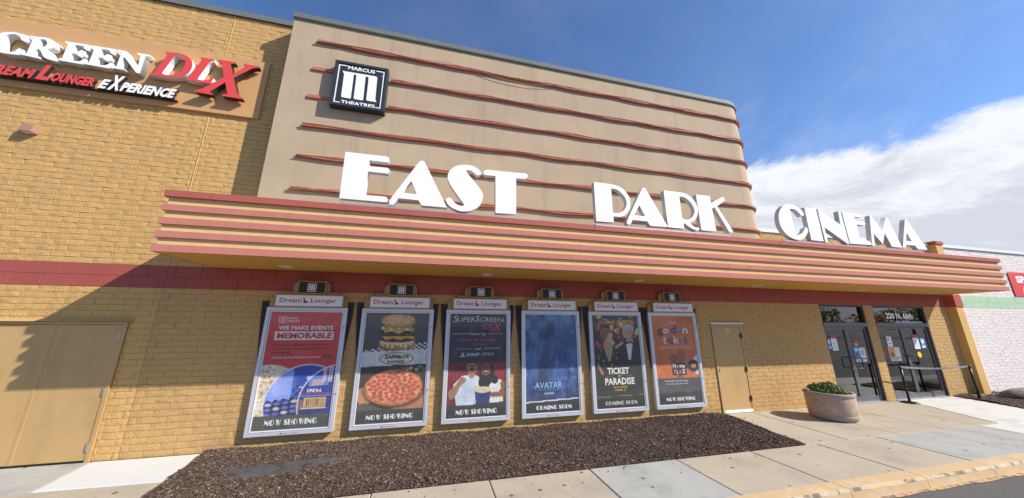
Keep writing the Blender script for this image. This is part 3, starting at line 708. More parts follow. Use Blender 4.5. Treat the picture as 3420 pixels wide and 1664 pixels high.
# interior seen through the entrance glass
room = MB()
room.quad((9.5, .30, -.02), (17.05, .30, -.02), (17.05, 7, -.02), (9.5, 7, -.02))
inter = empty('lobby', (13, 3, 0), 'dim lobby seen through the entrance doors', kind='structure')
room.build('lobby_floor', M['interior_floor'], inter)
rm = MB(); rm.quad((9.5, 7, -.02), (17.05, 7, -.02), (17.05, 7, 3.1), (9.5, 7, 3.1)); rm.quad((9.5, .3, -.02), (9.5, 7, -.02), (9.5, 7, 3.1), (9.5, .3, 3.1))
rm.quad((17.05, .3, -.02), (17.05, 7, -.02), (17.05, 7, 3.1), (17.05, .3, 3.1)); rm.quad((9.5, .3, 3.1), (17.05, .3, 3.1), (17.05, 7, 3.1), (9.5, 7, 3.1))
rm.build('lobby_walls', M['interior'], inter)

# ------------------------------------------------------------------ stucco tower
tw = empty('stucco_tower', (2.6, 0, 4.1), 'tall taupe stucco sign tower with six red rails and a rounded right corner', 'tower')
TX0, TX1, TY, R = -3.44, 9.29, -.40, .80
def plan(off, x0=TX0, n=10, back=6.0):
    """plan outline of the front, offset outward"""
    P = [(x0, TY - off), (TX1 - R, TY - off)]
    for k in range(1, n + 1):
        a = -math.pi / 2 + (math.pi / 2) * k / n; P.append((TX1 - R + (R + off) * math.cos(a), TY + R + (R + off) * math.sin(a)))
    P.append((TX1 + off, back)); return P
P = plan(0); P.append((TX0, 6.0))
MB().prism_xy(P[::-1], 3.9, 8.80).build('tower_body', M['stucco'], tw)
def sweep(path, y_in, y_out, z0, z1, parent, name, m):
    """box-section strip that follows the tower plan"""
    a = plan(y_in); b = plan(y_out)
    return None
def strip(name, x0, x1, oi, oo, z0, z1, m, parent, wrap=True, wav=0.0):
    A = plan(oi, x0, 10, 2.0); B = plan(oo, x0, 10, 2.0)
    if not wrap: A = [(x0, TY - oi), (x1, TY - oi)]; B = [(x0, TY - oo), (x1, TY - oo)]
    n = len(A); vs = [(x, y, z) for (x, y) in A for z in (z0, z1)] + [(x, y, z) for (x, y) in B for z in (z0, z1)]
    fs = []
    for i in range(n - 1):
        fs += [(2 * i, 2 * i + 2, 2 * n + 2 * i + 2, 2 * n + 2 * i), (2 * i + 1, 2 * n + 2 * i + 1, 2 * n + 2 * i + 3, 2 * i + 3), (2 * n + 2 * i, 2 * n + 2 * i + 2, 2 * n + 2 * i + 3, 2 * n + 2 * i + 1)]
    fs += [(0, 1, 2 * n + 1, 2 * n), (2 * n - 2, 4 * n - 2, 4 * n - 1, 2 * n - 1)]
    return MB().add(vs, fs).build(name, m, parent)
strip('coping', TX0 - .02, 0, -.02, .035, 8.80, 8.95, M['coping'], tw)
strip('coping_drip', TX0 - .02, 0, .036, .045, 8.82, 8.90, M['coping'], tw)
cap = plan(.03); cap.append((TX0, 6.0)); MB().prism_xy(cap[::-1], 8.951, 8.96).build('coping_top', M['coping'], tw)
def path_on(x0, off, step=.06, endx=None):
    pts = []; x = x0
    lim = TX1 - R if endx is None else endx
    while x < lim: pts.append((x, TY - off)); x += step
    if endx is None:
        for k in range(0, 9):
            a = -math.pi / 2 + (math.pi / 2) * k / 8; pts.append((TX1 - R + (R + off) * math.cos(a), TY + R + (R + off) * math.sin(a)))
    return pts
for i, z in enumerate((8.285, 7.575, 6.87, 6.16, 5.45, 4.74)):
    starts = [(-2.90, None)] if i not in (1, 2) else [(-2.90, -2.44), (-1.29, None)]
    for (a, b) in starts:
        ro = strip('rail', a, b or 0, .001, .035, z - .05, z + .025, M['rail'], tw, wrap=(b is None))
        if b is not None: continue
        for kk, (dz, amp, r, m, ph) in enumerate(((-.030, .012, .013, M['rope'], 0), (-.005, .015, .012, M['rope'], 1.3), (.012, .018, .007, M['rope_tan'], 2.1))):
            pts = []; rr = random.Random(i * 10 + kk); fr = rr.uniform(5.5, 7.5); ph += rr.uniform(0, 6)
            for (x, y) in path_on(a, .05 + .008 * kk):
                zz = z + dz + amp * math.sin(x * fr * .5 + ph) + amp * .5 * math.sin(x * 2.7 + ph * 2)
                if i == 0 and kk == 2 and .75 < x < 2.75:
                    zz -= .17 * math.sin(math.pi * (x - .75) / 2.0) ** 1.2
                pts.append((x, y, zz))
            MB().tube(pts, r, 5).build('rope_light', m, ro)
    # small clips
for x in (1.32, 1.75, 2.35):
    MB().box(x, x + .04, TY - .075, TY - .03, 8.27, 8.31).build('clip', M['grey_metal'], tw)

# ------------------------------------------------------------------ marquee
mq = empty('marquee', (6.3, -.7, 3.15), 'long projecting marquee with four rose stripes on yellow over the entrance', 'marquee')
MX0, MX1, MY = -4.12, 16.70, -1.40
REC = .035
MB().box(MX0 + REC, MX1 - REC, MY + REC, -.02, 3.165, 4.05).build('fascia', M['yellow'], mq)
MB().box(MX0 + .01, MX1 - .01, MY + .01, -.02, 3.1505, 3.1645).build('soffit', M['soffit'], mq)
for z0, z1 in ((3.160, 3.261), (3.370, 3.471), (3.580, 3.682), (3.795, 3.893)):
    zz0 = z0 if z0 > 3.2 else 3.150
    mb = MB()
    y2 = -.02
    P0 = [(MX0, y2), (MX0, MY), (MX1, MY), (MX1, y2)]; P1 = [(MX0 + REC + .01, y2), (MX0 + REC + .01, MY + REC + .01), (MX1 - REC - .01, MY + REC + .01), (MX1 - REC - .01, y2)]
    vs = [(x, y, z) for (x, y) in P0 for z in (zz0, z1)] + [(x, y, z) for (x, y) in P1 for z in (zz0, z1)]
    fs = []
    for i in range(3): fs += [(2 * i, 2 * i + 2, 2 * i + 3, 2 * i + 1), (2 * i, 8 + 2 * i, 8 + 2 * i + 2, 2 * i + 2), (2 * i + 1, 2 * i + 3, 8 + 2 * i + 3, 8 + 2 * i + 1)]
    mb.add(vs, fs).build('stripe', M['stripe'], mq)
# red metal lip in lengths with hairline seams
lx = [MX0 - .012, -1.72, .7, 3.1, 5.6, 8.05, 10.5, 13.0, 15.0, MX1 + .012]
for a, b in zip(lx[:-1], lx[1:]):
    mb = MB(); mb.bbox(a + .0015, b - .0015, MY - .012, MY + .12, 4.014, 4.124, .004); mb.build('lip', M['lip'], mq)
MB().box(MX0 - .010, MX0 + .10, MY + .121, -.02, 4.016, 4.122).build('lip', M['lip'], mq)
MB().box(MX1 - .10, MX1 + .010, MY + .121, -.02, 4.016, 4.122).build('lip', M['lip'], mq)
MB().box(MX0 + .101, MX1 - .101, MY + .121, -.02, 4.051, 4.085).build('roof_sheet', M['roofing'], mq)
for n_, x in enumerate((-2.71, 1.04, 4.69, 8.25, 12.07, 15.3)):
    which = ('over the first poster at the left end', 'over the third poster', 'over the fifth poster', 'over the tan service door', 'over the left entrance doors', 'over the right entrance doors')[n_]
    dl = empty('downlight', (x, -.50, 3.15), 'small round recessed light in the marquee soffit ' + which, 'light', 'recessed lights in the marquee soffit')
    c = (x, -.50, 3.15)
    MB().lathe([(.12, 0), (.12, -.012), (.09, -.014), (.088, -.002)], c, 20, cap=False).build('trim_ring', M['white_metal'], dl)
    MB().lathe([(.086, -.004), (.06, -.003), (.0, -.003)], c, 20, cap=False).build('lens', M['lens'], dl)

# ------------------------------------------------------------------ channel letters on the marquee
def glyph_obj(name, key, yf, depth, face_m, side_m, parent, bevel=0.0):
    me = outline_mesh([catmull(c) for c in GLYPHS[key]], depth, bevel)
    nrm = [p.normal.z for p in me.polygons]
    me.materials.clear(); me.materials.append(face_m); me.materials.append(side_m)
    me.polygons.foreach_set('material_index', [0 if abs(z) > .9 else 1 for z in nrm])
    # curve space (x, y, z) -> world (x, -z, y); front face at yf
    me.transform(Matrix(((1, 0, 0, 0), (0, 0, -1, yf + depth / 2), (0, 1, 0, 0), (0, 0, 0, 1))))
    me.update()
    return put(name, me, parent)
for word, keys, x0, x1 in (('EAST', ('E', 'A', 'S', 'T'), -1.72, 1.80), ('PARK', ('P', 'A2', 'R', 'K'), 3.22, 6.74), ('CINEMA', ('C', 'I', 'N', 'E2', 'M', 'A3'), 8.40, 13.62)):
    s_ = empty('channel_letter_sign', ((x0 + x1) / 2, -1.24, 4.12), 'row of white art deco letters %s standing on the marquee' % word, 'sign', 'white letters standing on the marquee')
    for k in keys:
        lo = glyph_obj('letter', k, -1.30, .11, M['white_acrylic'], M['letter_side'], s_)
    MB().box(x0, x1, -1.275, -1.20, 4.170, 4.20).build('raceway', M['grey_metal'], s_)
    x = x0 + .3
    while x < x1:
        MB().box(x, x + .05, -1.26, -1.22, 4.10, 4.17).build('post', M['grey_metal'], s_)
        x += .85

# ------------------------------------------------------------------ left wall sign
ds = empty('wall_sign', (-6.2, -.03, 6.3), 'orange tan panel sign with white CREEN and red DLX letters high on the left wall', 'sign')
PX1 = -3.90
MB().bbox(-9.5, PX1, -.06, .0, 6.375, 7.80, .006).build('sign_panel', M['sign_panel'], ds)
mb = MB(); mb.box(-4.73, -4.40, -.0625, -.0605, 6.78, 6.783); mb.box(-4.73, -4.727, -.0625, -.0605, 6.78, 7.03); mb.build('access_hatch', M['gold'], ds)
def shift_glyph(key, newkey, dx):
    GLYPHS[newkey] = [[v + (dx if i % 3 == 0 else 0) for i, v in enumerate(c)] for c in GLYPHS[key]]
shift_glyph('wE', 'wE0', -.40)
shift_glyph('S', 'wS', 0)
GLYPHS['wS'] = [[((v - .089) * .62 - 8.72) if i % 3 == 0 else ((v - 4.215) * .53 + 6.94 if i % 3 == 1 else v) for i, v in enumerate(GLYPHS['S'][0])]]
for k in ('wS', 'wC', 'wR', 'wE0', 'wE', 'wN'): glyph_obj('letter', k, -.20, .12, M['white_acrylic'], M['white_metal'], ds)
for k in ('rD', 'rL'): glyph_obj('letter', k, -.20, .12, M['sign_red'], M['white_metal'], ds)
glyph_obj('letter', 'rX', -.215, .11, M['sign_red'], M['sign_black'], ds)
def text_obj(name, s, x0, x1, z0, z1, y, m, parent, bold=.02, shear=0.0, space=1.0, depth=0.0):
    mb = MB(); text_into(mb, s, x0, x1, z0, z1, y, bold, shear, space, depth)
    o = mb.build(name, [m, M['sign_black']] if depth else m, parent, fix=False)
    if depth: o.data.polygons.foreach_set('material_index', [0 if abs(q.normal.y) > .7 else 1 for q in o.data.polygons]); o.data.update()
    return o
RS = [M['sign_red']]
text_obj('red_lettering', 'REAM', -8.02, -7.455, 6.510, 6.71, -.15, M['sign_red'], ds, .05, .32, 1.04, .06)
text_obj('red_lettering', 'L', -7.44, -7.235, 6.510, 6.84, -.15, M['sign_red'], ds, .05, .3, 1, .06)
text_obj('red_lettering', 'OUNGER', -7.225, -6.605, 6.510, 6.71, -.15, M['sign_red'], ds, .05, .32, 1.04, .06)
text_obj('white_lettering', 'E', -6.53, -6.36, 6.508, 6.715, -.15, M['white_acrylic'], ds, .045, .35, 1, .06)
text_obj('white_lettering', 'X', -6.385, -6.17, 6.500, 6.835, -.15, M['white_acrylic'], ds, .05, .3, 1, .06)
text_obj('white_lettering', 'PERIENCE', -6.195, -5.31, 6.503, 6.715, -.15, M['white_acrylic'], ds, .05, .32, 1.04, .06)
MB().box(-9.0, -5.32, -.118, -.06, 6.50, 6.515).build('raceway', M['sign_black'], ds)

# wall pack lamp
wp = empty('wall_lamp', (-7.4, 0, 5.5), 'small pinkish brown box lamp on the tan block wall below the sign', 'lamp')
mb = MB(); mb.add([(-7.45, 0, 5.48), (-7.26, 0, 5.48), (-7.26, 0, 5.64), (-7.45, 0, 5.64), (-7.44, -.12, 5.48), (-7.27, -.12, 5.48), (-7.27, -.10, 5.62), (-7.44, -.10, 5.62)],
        [(0, 4, 5, 1), (4, 7, 6, 5), (7, 3, 2, 6), (0, 3, 7, 4), (1, 5, 6, 2), (0, 1, 2, 3)]); mb.build('housing', M['pinkbox'], wp)
MB().box(-7.42, -7.29, -.10, -.02, 5.472, 5.479).build('lens', M['lens'], wp)

# ------------------------------------------------------------------ square logo sign on the tower
ms_ = empty('logo_sign', (-1.9, -.4, 6.65), 'square black cabinet sign with a white m on the stucco tower', 'sign')
X0, X1, Z0, Z1 = -2.455, -1.345, 6.685, 7.82
MB().bbox(X0, X1, -.492, -.401, Z0, Z1, .012).build('cabinet', M['dark_box'], ms_)
mb = MB(); mb.frame_xz(X0 + .004, X1 - .004, Z0 + .004, Z1 - .004, .055, -.505, -.493); mb.build('retainer', mat('slate_retainer', (.06, .07, .08), .35, metal=.4), ms_)
fc = MB(); a, b, c, d = -2.372, -1.425, 6.752, 7.722; w = .022; y = (-.4965, -.493)
def bar(x0, x1, z0, z1): fc.box(x0, x1, y[0], y[1], z0, z1)
fc.prism_xz([(a, c), (-2.245, c), (-2.245, c + w), (a + w, c + w), (a + w, d - w), (-2.205, d - w), (-2.205, d), (a, d)], *y); fc.build('border_line', M['white_acrylic'], ms_)
fc = MB(); fc.prism_xz([(b, c), (b, d), (-1.60, d), (-1.60, d - w), (b - w, d - w), (b - w, c + w), (-1.535, c + w), (-1.535, c)], *y); fc.build('border_line', M['white_acrylic'], ms_)
me = outline_mesh([catmull(c_, 4) for c_ in GLYPHS['m']], .004); me.materials.clear(); me.materials.append(M['white_acrylic'])
me.transform(Matrix(((1, 0, 0, 0), (0, 0, -1, -.4945), (0, 1, 0, 0), (0, 0, 0, 1)))); put('m_emblem', me, ms_)
text_obj('lettering', 'MARCUS', -2.185, -1.625, 7.632, 7.728, -.4945, M['white_acrylic'], ms_, .03)
text_obj('lettering', 'THEATRES', -2.23, -1.545, 6.745, 6.832, -.4945, M['white_acrylic'], ms_, .03)
text_obj('lettering', 'R', -1.475, -1.455, 7.595, 7.615, -.4945, M['white_acrylic'], ms_, .02)
ms_.location = (-1.883, -.4, 6.608); ms_.scale = (.991, 1.6, .991)  # sign scaled about the camera in x and z, stretched in depth

# ------------------------------------------------------------------ poster cases
PXS = [-3.062, -1.402, .252, 1.902, 3.541, 5.148]
def ell_pts(cx_, cy_, rx, ry, n=40, a0=0, a1=2 * math.pi):
    return [(cx_ + rx * math.cos(a0 + (a1 - a0) * i / n), cy_ + ry * math.sin(a0 + (a1 - a0) * i / n)) for i in range(n + (0 if abs(a1 - a0 - 2 * math.pi) < 1e-6 else 1))]
DECO = {'N': 'N', 'S': 'S', 'I': 'I', 'C': 'C', 'M': 'M', 'A': 'A', 'E': 'E', 'T': 'T'}
def deco_shape(ch):
    if ch == 'O': return [ell_pts(.5, .5, .5, .5), ell_pts(.66, .5, .20, .40)[::-1]]
    if ch == 'H': return [[(0, 0), (.42, 0), (.42, .45), (.80, .45), (.80, 0), (.92, 0), (.92, 1), (.80, 1), (.80, .55), (.42, .55), (.42, 1), (0, 1)]]
    if ch == 'W': return [[(0, 1), (.16, 1), (.50, 0), (.62, 0), (.80, .62), (.96, 0), (1.06, 0), (1.30, 1), (1.20, 1), (1.02, .25), (.82, 1), (.62, 1), (.58, .80), (.50, 1)][:14]]
    if ch == 'G':
        c = [catmull(k) for k in GLYPHS['C']]
        x0, x1 = min(p[0] for p in c[0]), max(p[0] for p in c[0]); z0, z1 = min(p[1] for p in c[0]), max(p[1] for p in c[0])
        return [[((x - x0) / (x1 - x0), (z - z0) / (z1 - z0)) for x, z in c[0]], [(.78, .05), (1.02, .05), (1.02, .46), (.78, .46)]]
    c = [catmull(k) for k in GLYPHS[DECO[ch]]]
    x0, x1 = min(p[0] for p in c[0]), max(p[0] for p in c[0]); z0, z1 = min(p[1] for p in c[0]), max(p[1] for p in c[0])
    s = 1 / (z1 - z0)
    return [[((x - x0) * s, (z - z0) * s) for x, z in k] for k in c]
_dg = {}
def deco_into(mb, s, x0, x1, z0, z1, y):
    pen = 0; parts = []
    for ch in s:
        if ch == ' ': pen += .5; continue
        if ch not in _dg:
            me = outline_mesh(deco_shape(ch), 0)
            _dg[ch] = ([tuple(v.co) for v in me.vertices], [tuple(p.vertices) for p in me.polygons if p.normal.z > 0] or [tuple(p.vertices) for p in me.polygons])
        V, F = _dg[ch]; w = max(p[0] for p in V)
        parts.append((V, F, pen)); pen += w + .10
    k = (x1 - x0) / (pen - .10)
    for V, F, p0 in parts: mb.add([(x0 + (p0 + p[0]) * k, y, z0 + p[1] * (z1 - z0)) for p in V], F)

p0x = PXS[0]
case = empty('poster_case', (p0x, 0, .22), 'silver poster case', 'poster case', 'poster cases on the entrance wall')
def L(x): return p0x + x
fr = MB(); fr.frame_xz(L(0), L(1.39), .22, 2.43, .062, -.100, -.012); fro = fr.build('frame', M['silver'], case)
fr = MB(); fr.frame_xz(L(.060), L(1.33), .28, 2.37, .006, -.0985, -.080); fr.build('seam', M['dark_box'], fro)
fr = MB(); fr.frame_xz(L(.066), L(1.324), .286, 2.364, .018, -.092, -.076); fr.build('liner', M['liner'], fro)
MB().box(L(.01), L(1.38), -.075, -.014, .23, 2.42).build('back_box', M['silver'], case)
for z in (2.06, .90): MB().lathe([(.012, 0), (.012, .006), (.0, .006)], (0, 0, 0), 8, cap=False)
for z in (2.06, .86):
    mb = MB(); mb.tube([(L(1.36), -.1005, z), (L(1.36), -.108, z)], .011, 8); mb.build('lock', M['dark_box'], fro)
mb = MB(); text_into(mb, 'MARCUS THEATRES', L(.60), L(.82), .238, .252, -.1008, .02); PM = mat('plum_print', (.30, .10, .16), .6)
mb.build('maker_lettering', PM, fro, fix=False); MB().box(L(.55), L(.58), -.1012, -.1005, .232, .258).build('maker_emblem', PM, fro)
MB().prism_xz([(L(-.122), 2.545), (L(-.104), 2.24), (L(.02), .9), (L(1.36), .9), (L(1.405), 1.64), (L(1.468), 2.24), (L(1.48), 2.545)], -.040, -.012).build('backing_wing', M['plum'], case)
bp = [(L(.02), 2.44)] + [(L(.17) + .15 * math.cos(a), 2.545 + .09 * math.sin(a)) for a in [math.pi - k * math.pi / 16 for k in range(9)]]
bp = [(L(.02), 2.44), (L(.02), 2.55), (L(.035), 2.60), (L(.07), 2.64), (L(.12), 2.66), (L(.22), 2.665), (L(.22), 2.73), (L(.375), 2.73), (L(.375), 2.86), (L(.42), 2.91), (L(.99), 2.91), (L(1.02), 2.86), (L(1.02), 2.73),
      (L(1.17), 2.73), (L(1.17), 2.665), (L(1.27), 2.66), (L(1.32), 2.64), (L(1.355), 2.60), (L(1.37), 2.55), (L(1.37), 2.44)]
MB().prism_xz(bp[::-1], -.075, -.041).build('shoulder_plate', M['gold_flat'], case)
hs = MB(); hs.box(L(.118), L(1.312), -.145, -.076, 2.434, 2.676); hso = hs.build('header_box', M['gold'], case)
MB().box(L(.142), L(1.288), -.1475, -.1455, 2.455, 2.655).build('header_face', M['panel_white'], hso)
mb = MB(); text_into(mb, 'Dream', L(.205), L(.575), 2.518, 2.606, -.1485, .012); text_into(mb, 'Lounger', L(.735), L(1.18), 2.494, 2.606, -.1485, .012)
mb.add([(L(x), -.1485, z) for x, z in ((.592, 2.612), (.620, 2.606), (.636, 2.556), (.668, 2.548), (.682, 2.530), (.720, 2.516), (.680, 2.524), (.668, 2.512), (.612, 2.512), (.604, 2.53), (.612, 2.545))], [tuple(range(11))])
mb.build('lettering', M['header_red'], hso, fix=False)
tb = MB(); tb.box(L(.466), L(.968), -.145, -.076, 2.686, 2.936); tbo = tb.build('logo_box', M['gold'], case)
MB().box(L(.490), L(.944), -.1475, -.1455, 2.708, 2.916).build('logo_face', M['panel_black'], tbo)
mb = MB(); mb.frame_xz(L(.640), L(.796), 2.733, 2.892, .011, -.1492, -.1478)
for k in range(3): mb.box(L(.664 + .038 * k), L(.694 + .038 * k), -.1492, -.1478, 2.757, 2.868)
mb.build('emblem', M['panel_white'], tbo)
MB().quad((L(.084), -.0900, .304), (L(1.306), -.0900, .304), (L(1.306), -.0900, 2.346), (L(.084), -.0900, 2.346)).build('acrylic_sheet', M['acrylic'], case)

PLAB = ['silver poster case with a red events poster, leftmost and nearest the double door',
        'silver poster case with a burger above and a pizza below, second from the left',
        'silver poster case with two people eating popcorn under navy lettering, third from the left',
        'silver poster case with a blue underwater poster reading AVATAR',
        'silver poster case with a flowery dark poster reading TICKET TO PARADISE',
        'silver poster case with an orange golden ticket poster, rightmost beside the tan door']
cases = [case]
for i in range(1, 6):
    c = copy_tree(case); c.location = (PXS[i], 0, .22); cases.append(c)
for c, l in zip(cases, PLAB): c['label'] = l

CW, CHT = 104, 172
class Canvas:
    def __init__(s, col, seed=0):
        s.a = np.zeros((CHT, CW, 3)) + np.array(col, float); s.g = np.random.default_rng(seed)
        s.U, s.V = np.meshgrid(np.linspace(0, 1, CW), np.linspace(0, 1, CHT))
        s.txt = []
    def blend(s, m, col, al=1.0):
        m = np.clip(m, 0, 1)[..., None] * al; s.a = s.a * (1 - m) + np.array(col, float) * m; return s
    def ell(s, cu, cv, ru, rv, col, al=1.0, soft=.08, ang=0.0):
        x = (s.U - cu) * 1.21; y = (s.V - cv) * 2.02; c, q = math.cos(ang), math.sin(ang); X = x * c + y * q; Y = -x * q + y * c
        d = np.sqrt((X / (ru * 1.21)) ** 2 + (Y / (rv * 2.02)) ** 2); return s.blend((1 - d) / soft + .5, col, al)
    def rect(s, u0, v0, u1, v1, col, al=1.0): return s.blend(((s.U >= u0) & (s.U <= u1) & (s.V >= v0) & (s.V <= v1)).astype(float), col, al)
    def poly(s, P, col, al=1.0): return s.blend(in_poly(s.U, s.V, P).astype(float), col, al)
    def line(s, u0, v0, u1, v1, w, col, al=1.0):
        x, y = s.U * 1.21, s.V * 2.02; ax, ay, bx, by = u0 * 1.21, v0 * 2.02, u1 * 1.21, v1 * 2.02
        t = np.clip(((x - ax) * (bx - ax) + (y - ay) * (by - ay)) / max((bx - ax) ** 2 + (by - ay) ** 2, 1e-9), 0, 1)
        d = np.hypot(x - ax - t * (bx - ax), y - ay - t * (by - ay)); return s.blend((w - d) / (w * .5) + .5, col, al)
    def noise(s, n=12):
        h = s.g.random((int(n * 1.67) + 2, n + 2)); yy = s.V * (h.shape[0] - 1.01); xx = s.U * (n + .99); i = yy.astype(int); j = xx.astype(int); fy, fx = yy - i, xx - j
        fy = fy * fy * (3 - 2 * fy); fx = fx * fx * (3 - 2 * fx)
        return (h[i, j] * (1 - fx) + h[i, np.minimum(j + 1, n + 1)] * fx) * (1 - fy) + (h[np.minimum(i + 1, h.shape[0] - 1), j] * (1 - fx) + h[np.minimum(i + 1, h.shape[0] - 1), np.minimum(j + 1, n + 1)] * fx) * fy
    def text(s, t, u0, u1, v0, v1, col, bold=.015, shear=0.0, deco=False, space=1.0): s.txt.append((t, u0, u1, v0, v1, col, bold, shear, deco, space)); return s
    def build(s, case, i):
        s.a = s.a * (1 + .06 * (s.noise(60)[..., None] - .5) * 2) * (1 + .06 * (s.noise(9)[..., None] - .5) * 2)
        X0, X1, Z0, Z1 = PXS[i] + .084, PXS[i] + 1.306, .304, 2.346
        v = np.stack([X0 + s.U.ravel() * (X1 - X0), np.full(s.U.size, -.0765), Z1 - s.V.ravel() * (Z1 - Z0)], 1)
        c = np.clip(s.a.reshape(-1, 3) / 255, 0, 1); c = np.where(c <= .04045, c / 12.92, ((c + .055) / 1.055) ** 2.4) * .95
        idx = np.arange(CW * CHT).reshape(CHT, CW)
        F = np.stack([idx[1:, :-1], idx[1:, 1:], idx[:-1, 1:], idx[:-1, :-1]], -1).reshape(-1, 4).tolist()
        V = v.tolist(); Cc = c.tolist()
        for (t, u0, u1, v0, v1, col, bold, shear, deco, space) in s.txt:
            mb = MB(); a = (X0 + u0 * (X1 - X0), X0 + u1 * (X1 - X0), Z1 - v1 * (Z1 - Z0), Z1 - v0 * (Z1 - Z0))
            if deco: deco_into(mb, t, *a, -.0785)
            else: text_into(mb, t, *a, -.0785, bold, shear, space)
            b = len(V); V += [list(p) for p in mb.v]; F += [[b + k for k in f] for f in mb.f]; Cc += [[q * .95 for q in lin(col)]] * len(mb.v)
        me = bpy.data.meshes.new('poster_print'); me.from_pydata(V, [], F); me.materials.append(M['print'])
        at = me.color_attributes.new('Col', 'FLOAT_COLOR', 'POINT')
        at.data.foreach_set('color', np.concatenate([np.array(Cc), np.ones((len(Cc), 1))], 1).astype(np.float32).ravel())
        return put('poster_print', me, case)
WH = (235, 235, 232); BAR = (62, 64, 60)
# 1 red events poster
p = Canvas((212, 58, 60), 1)
p.rect(.115, .04, .215, .10, WH, .8); p.rect(.125, .046, .205, .094, (212, 58, 60))
for k in range(3): p.rect(.137 + k * .021, .052, .150 + k * .021, .088, WH, .9)
p.rect(.095, .177, .905, .253, WH); p.rect(.78, .393, .91, .417, (90, 25, 28))
def circ(p, cu, cv, r, f):
    x = (p.U - cu) * 1.21; y = (p.V - cv) * 2.02; d = np.hypot(x, y)
    p.blend((r - d) / .02 + .5, WH); inner = np.clip((r - .022 - d) / .015 + .5, 0, 1)
    q = Canvas((0, 0, 0), 5); q.a = p.a.copy(); f(q); p.a = p.a * (1 - inner[..., None]) + q.a * inner[..., None]
def fA(q):
    q.rect(0, 0, 1, 1, (238, 228, 205)); n = q.noise(34); q.blend((n - .62) * 4, (205, 160, 110)); q.blend((q.noise(50) - .75) * 5, (180, 120, 70))
def fB(q):
    q.rect(0, 0, 1, 1, (45, 75, 175)); q.poly([(.0, .55), (.42, .50), (.42, .755), (0, .79)], (120, 160, 240)); q.ell(.28, .66, .16, .10, (185, 190, 250), .8, 1.2)
    q.line(.43, .53, .42, .76, .008, (120, 200, 250))
    for a in range(7):
        for b in range(6): q.poly([(.46 + .05 * a, .64 + .03 * b), (.485 + .05 * a, .655 + .03 * b), (.46 + .05 * a, .67 + .03 * b), (.435 + .05 * a, .655 + .03 * b)], (30, 40, 110) if (a + b) % 2 else (90, 120, 215), .8)
    q.rect(.62, .57, .70, .60, (200, 210, 250), .9)
    q.poly([(0, .80), (.7, .74), (.7, 1), (0, 1)], (25, 28, 75))
    for a in range(5):
        for b in range(3): q.ell(.16 + .11 * a, .80 + .04 * b - .008 * a, .045, .014, (110, 130, 215) if (a * 2 + b) % 3 else (235, 225, 225), .9, .5)
    for a in range(6): q.ell(.15 + .1 * a, .775 - .006 * a, .03, .014, (45, 30, 60), .9)
def fC(q):
    q.rect(0, 0, 1, 1, (42, 62, 150)); q.rect(.5, .5, 1, .53, (140, 130, 225), .7); q.poly([(.66, .575), (.92, .565), (.93, .65), (.65, .66)], (95, 140, 220)); q.poly([(.70, .60), (.9, .60), (.84, .65), (.69, .655)], (190, 170, 175))
    q.rect(.5, .715, 1, .722, (215, 60, 60)); q.rect(.5, .733, 1, .738, (130, 170, 240))
    q.rect(.62, .75, .92, .83, (215, 175, 100))
    for k in range(9): q.rect(.66 + .027 * k, .765, .672 + .027 * k, .82, (70, 60, 110), .8)
    q.rect(.56, .77, .61, .85, (170, 120, 70), .8); q.rect(.6, .832, .93, .845, (235, 205, 130)); q.rect(.5, .85, 1, .9, (35, 50, 130))
    for u in (.86, .94):
        q.rect(u - .022, .475, u + .022, .625, (225, 225, 235))
        for k in range(6): q.rect(u - .012, .485 + .023 * k, u + .012, .50 + .023 * k, (225, 95, 60))
circ(p, .10, .79, .655, fA); circ(p, .63, .79, .655, fB); circ(p, 1.08, .80, .665, fC)
p.rect(0, .888, 1, 1, (78, 82, 74)); p.poly([(.3, .888), (.45, .888), (.42, .905), (.33, .90)], (45, 70, 170), .8)
p.text('MARCUS', .23, .375, .047, .068, WH).text('THEATRES', .23, .40, .074, .094, WH)
p.text('WE MAKE EVENTS', .126, .89, .126, .164, WH, .035).text('MEMORABLE', .125, .88, .188, .242, (205, 50, 55), .045)
DK = (85, 28, 32)
p.text('Packages available for corporate,', .105, .86, .288, .311, DK, .02).text('social, school, faith-based events', .105, .84, .319, .342, DK, .02).text('and more!', .105, .33, .353, .373, DK, .02)
p.text('For details visit MarcusTheatres.com and click on', .105, .765, .398, .413, WH, .01, .2).text('Groups', .80, .89, .398, .414, (215, 120, 120), .01)
p.text('CINEMA', .645, .84, .678, .708, WH, deco=True).text('Sup', .52, .59, .655, .672, WH, .02, .3)
p.text('NOW SHOWING', .155, .83, .918, .965, (235, 232, 220), deco=True)
p.build(cases[0], 0)
# 2 burger and pizza
p = Canvas((68, 68, 70), 2); p.blend((p.noise(6) - .4), (105, 105, 108), .6)
for a in range(26):
    for b in range(5):
        if (a + b) % 2 == 0: p.poly([(-.05 + a * .045, .30 + b * .018 + .06 * abs(a / 13 - 1) * (1 if a < 13 else -.4)), (-.01 + a * .045, .302 + b * .018 + .06 * abs(a / 13 - 1) * (1 if a < 13 else -.4)), (-.015 + a * .045, .318 + b * .018 + .06 * abs(a / 13 - 1) * (1 if a < 13 else -.4)), (-.055 + a * .045, .316 + b * .018 + .06 * abs(a / 13 - 1) * (1 if a < 13 else -.4))], (225, 225, 222))
p.ell(.51, .315, .275, .045, (168, 112, 60)); p.rect(.24, .275, .79, .315, (190, 134, 76)); p.ell(.51, .31, .24, .03, (206, 152, 92), .7, 1); p.ell(.51, .275, .27, .03, (232, 214, 160))
for k in range(7): p.ell(.30 + .07 * k, .295 + .012 * (k % 3), .022, .025, (232, 212, 160))
p.ell(.51, .258, .26, .026, (62, 38, 30)); p.blend(((p.noise(40) > .6) & (((p.U - .51) / .26) ** 2 + ((p.V - .258) / .026) ** 2 < 1)).astype(float), (105, 70, 50), .8)
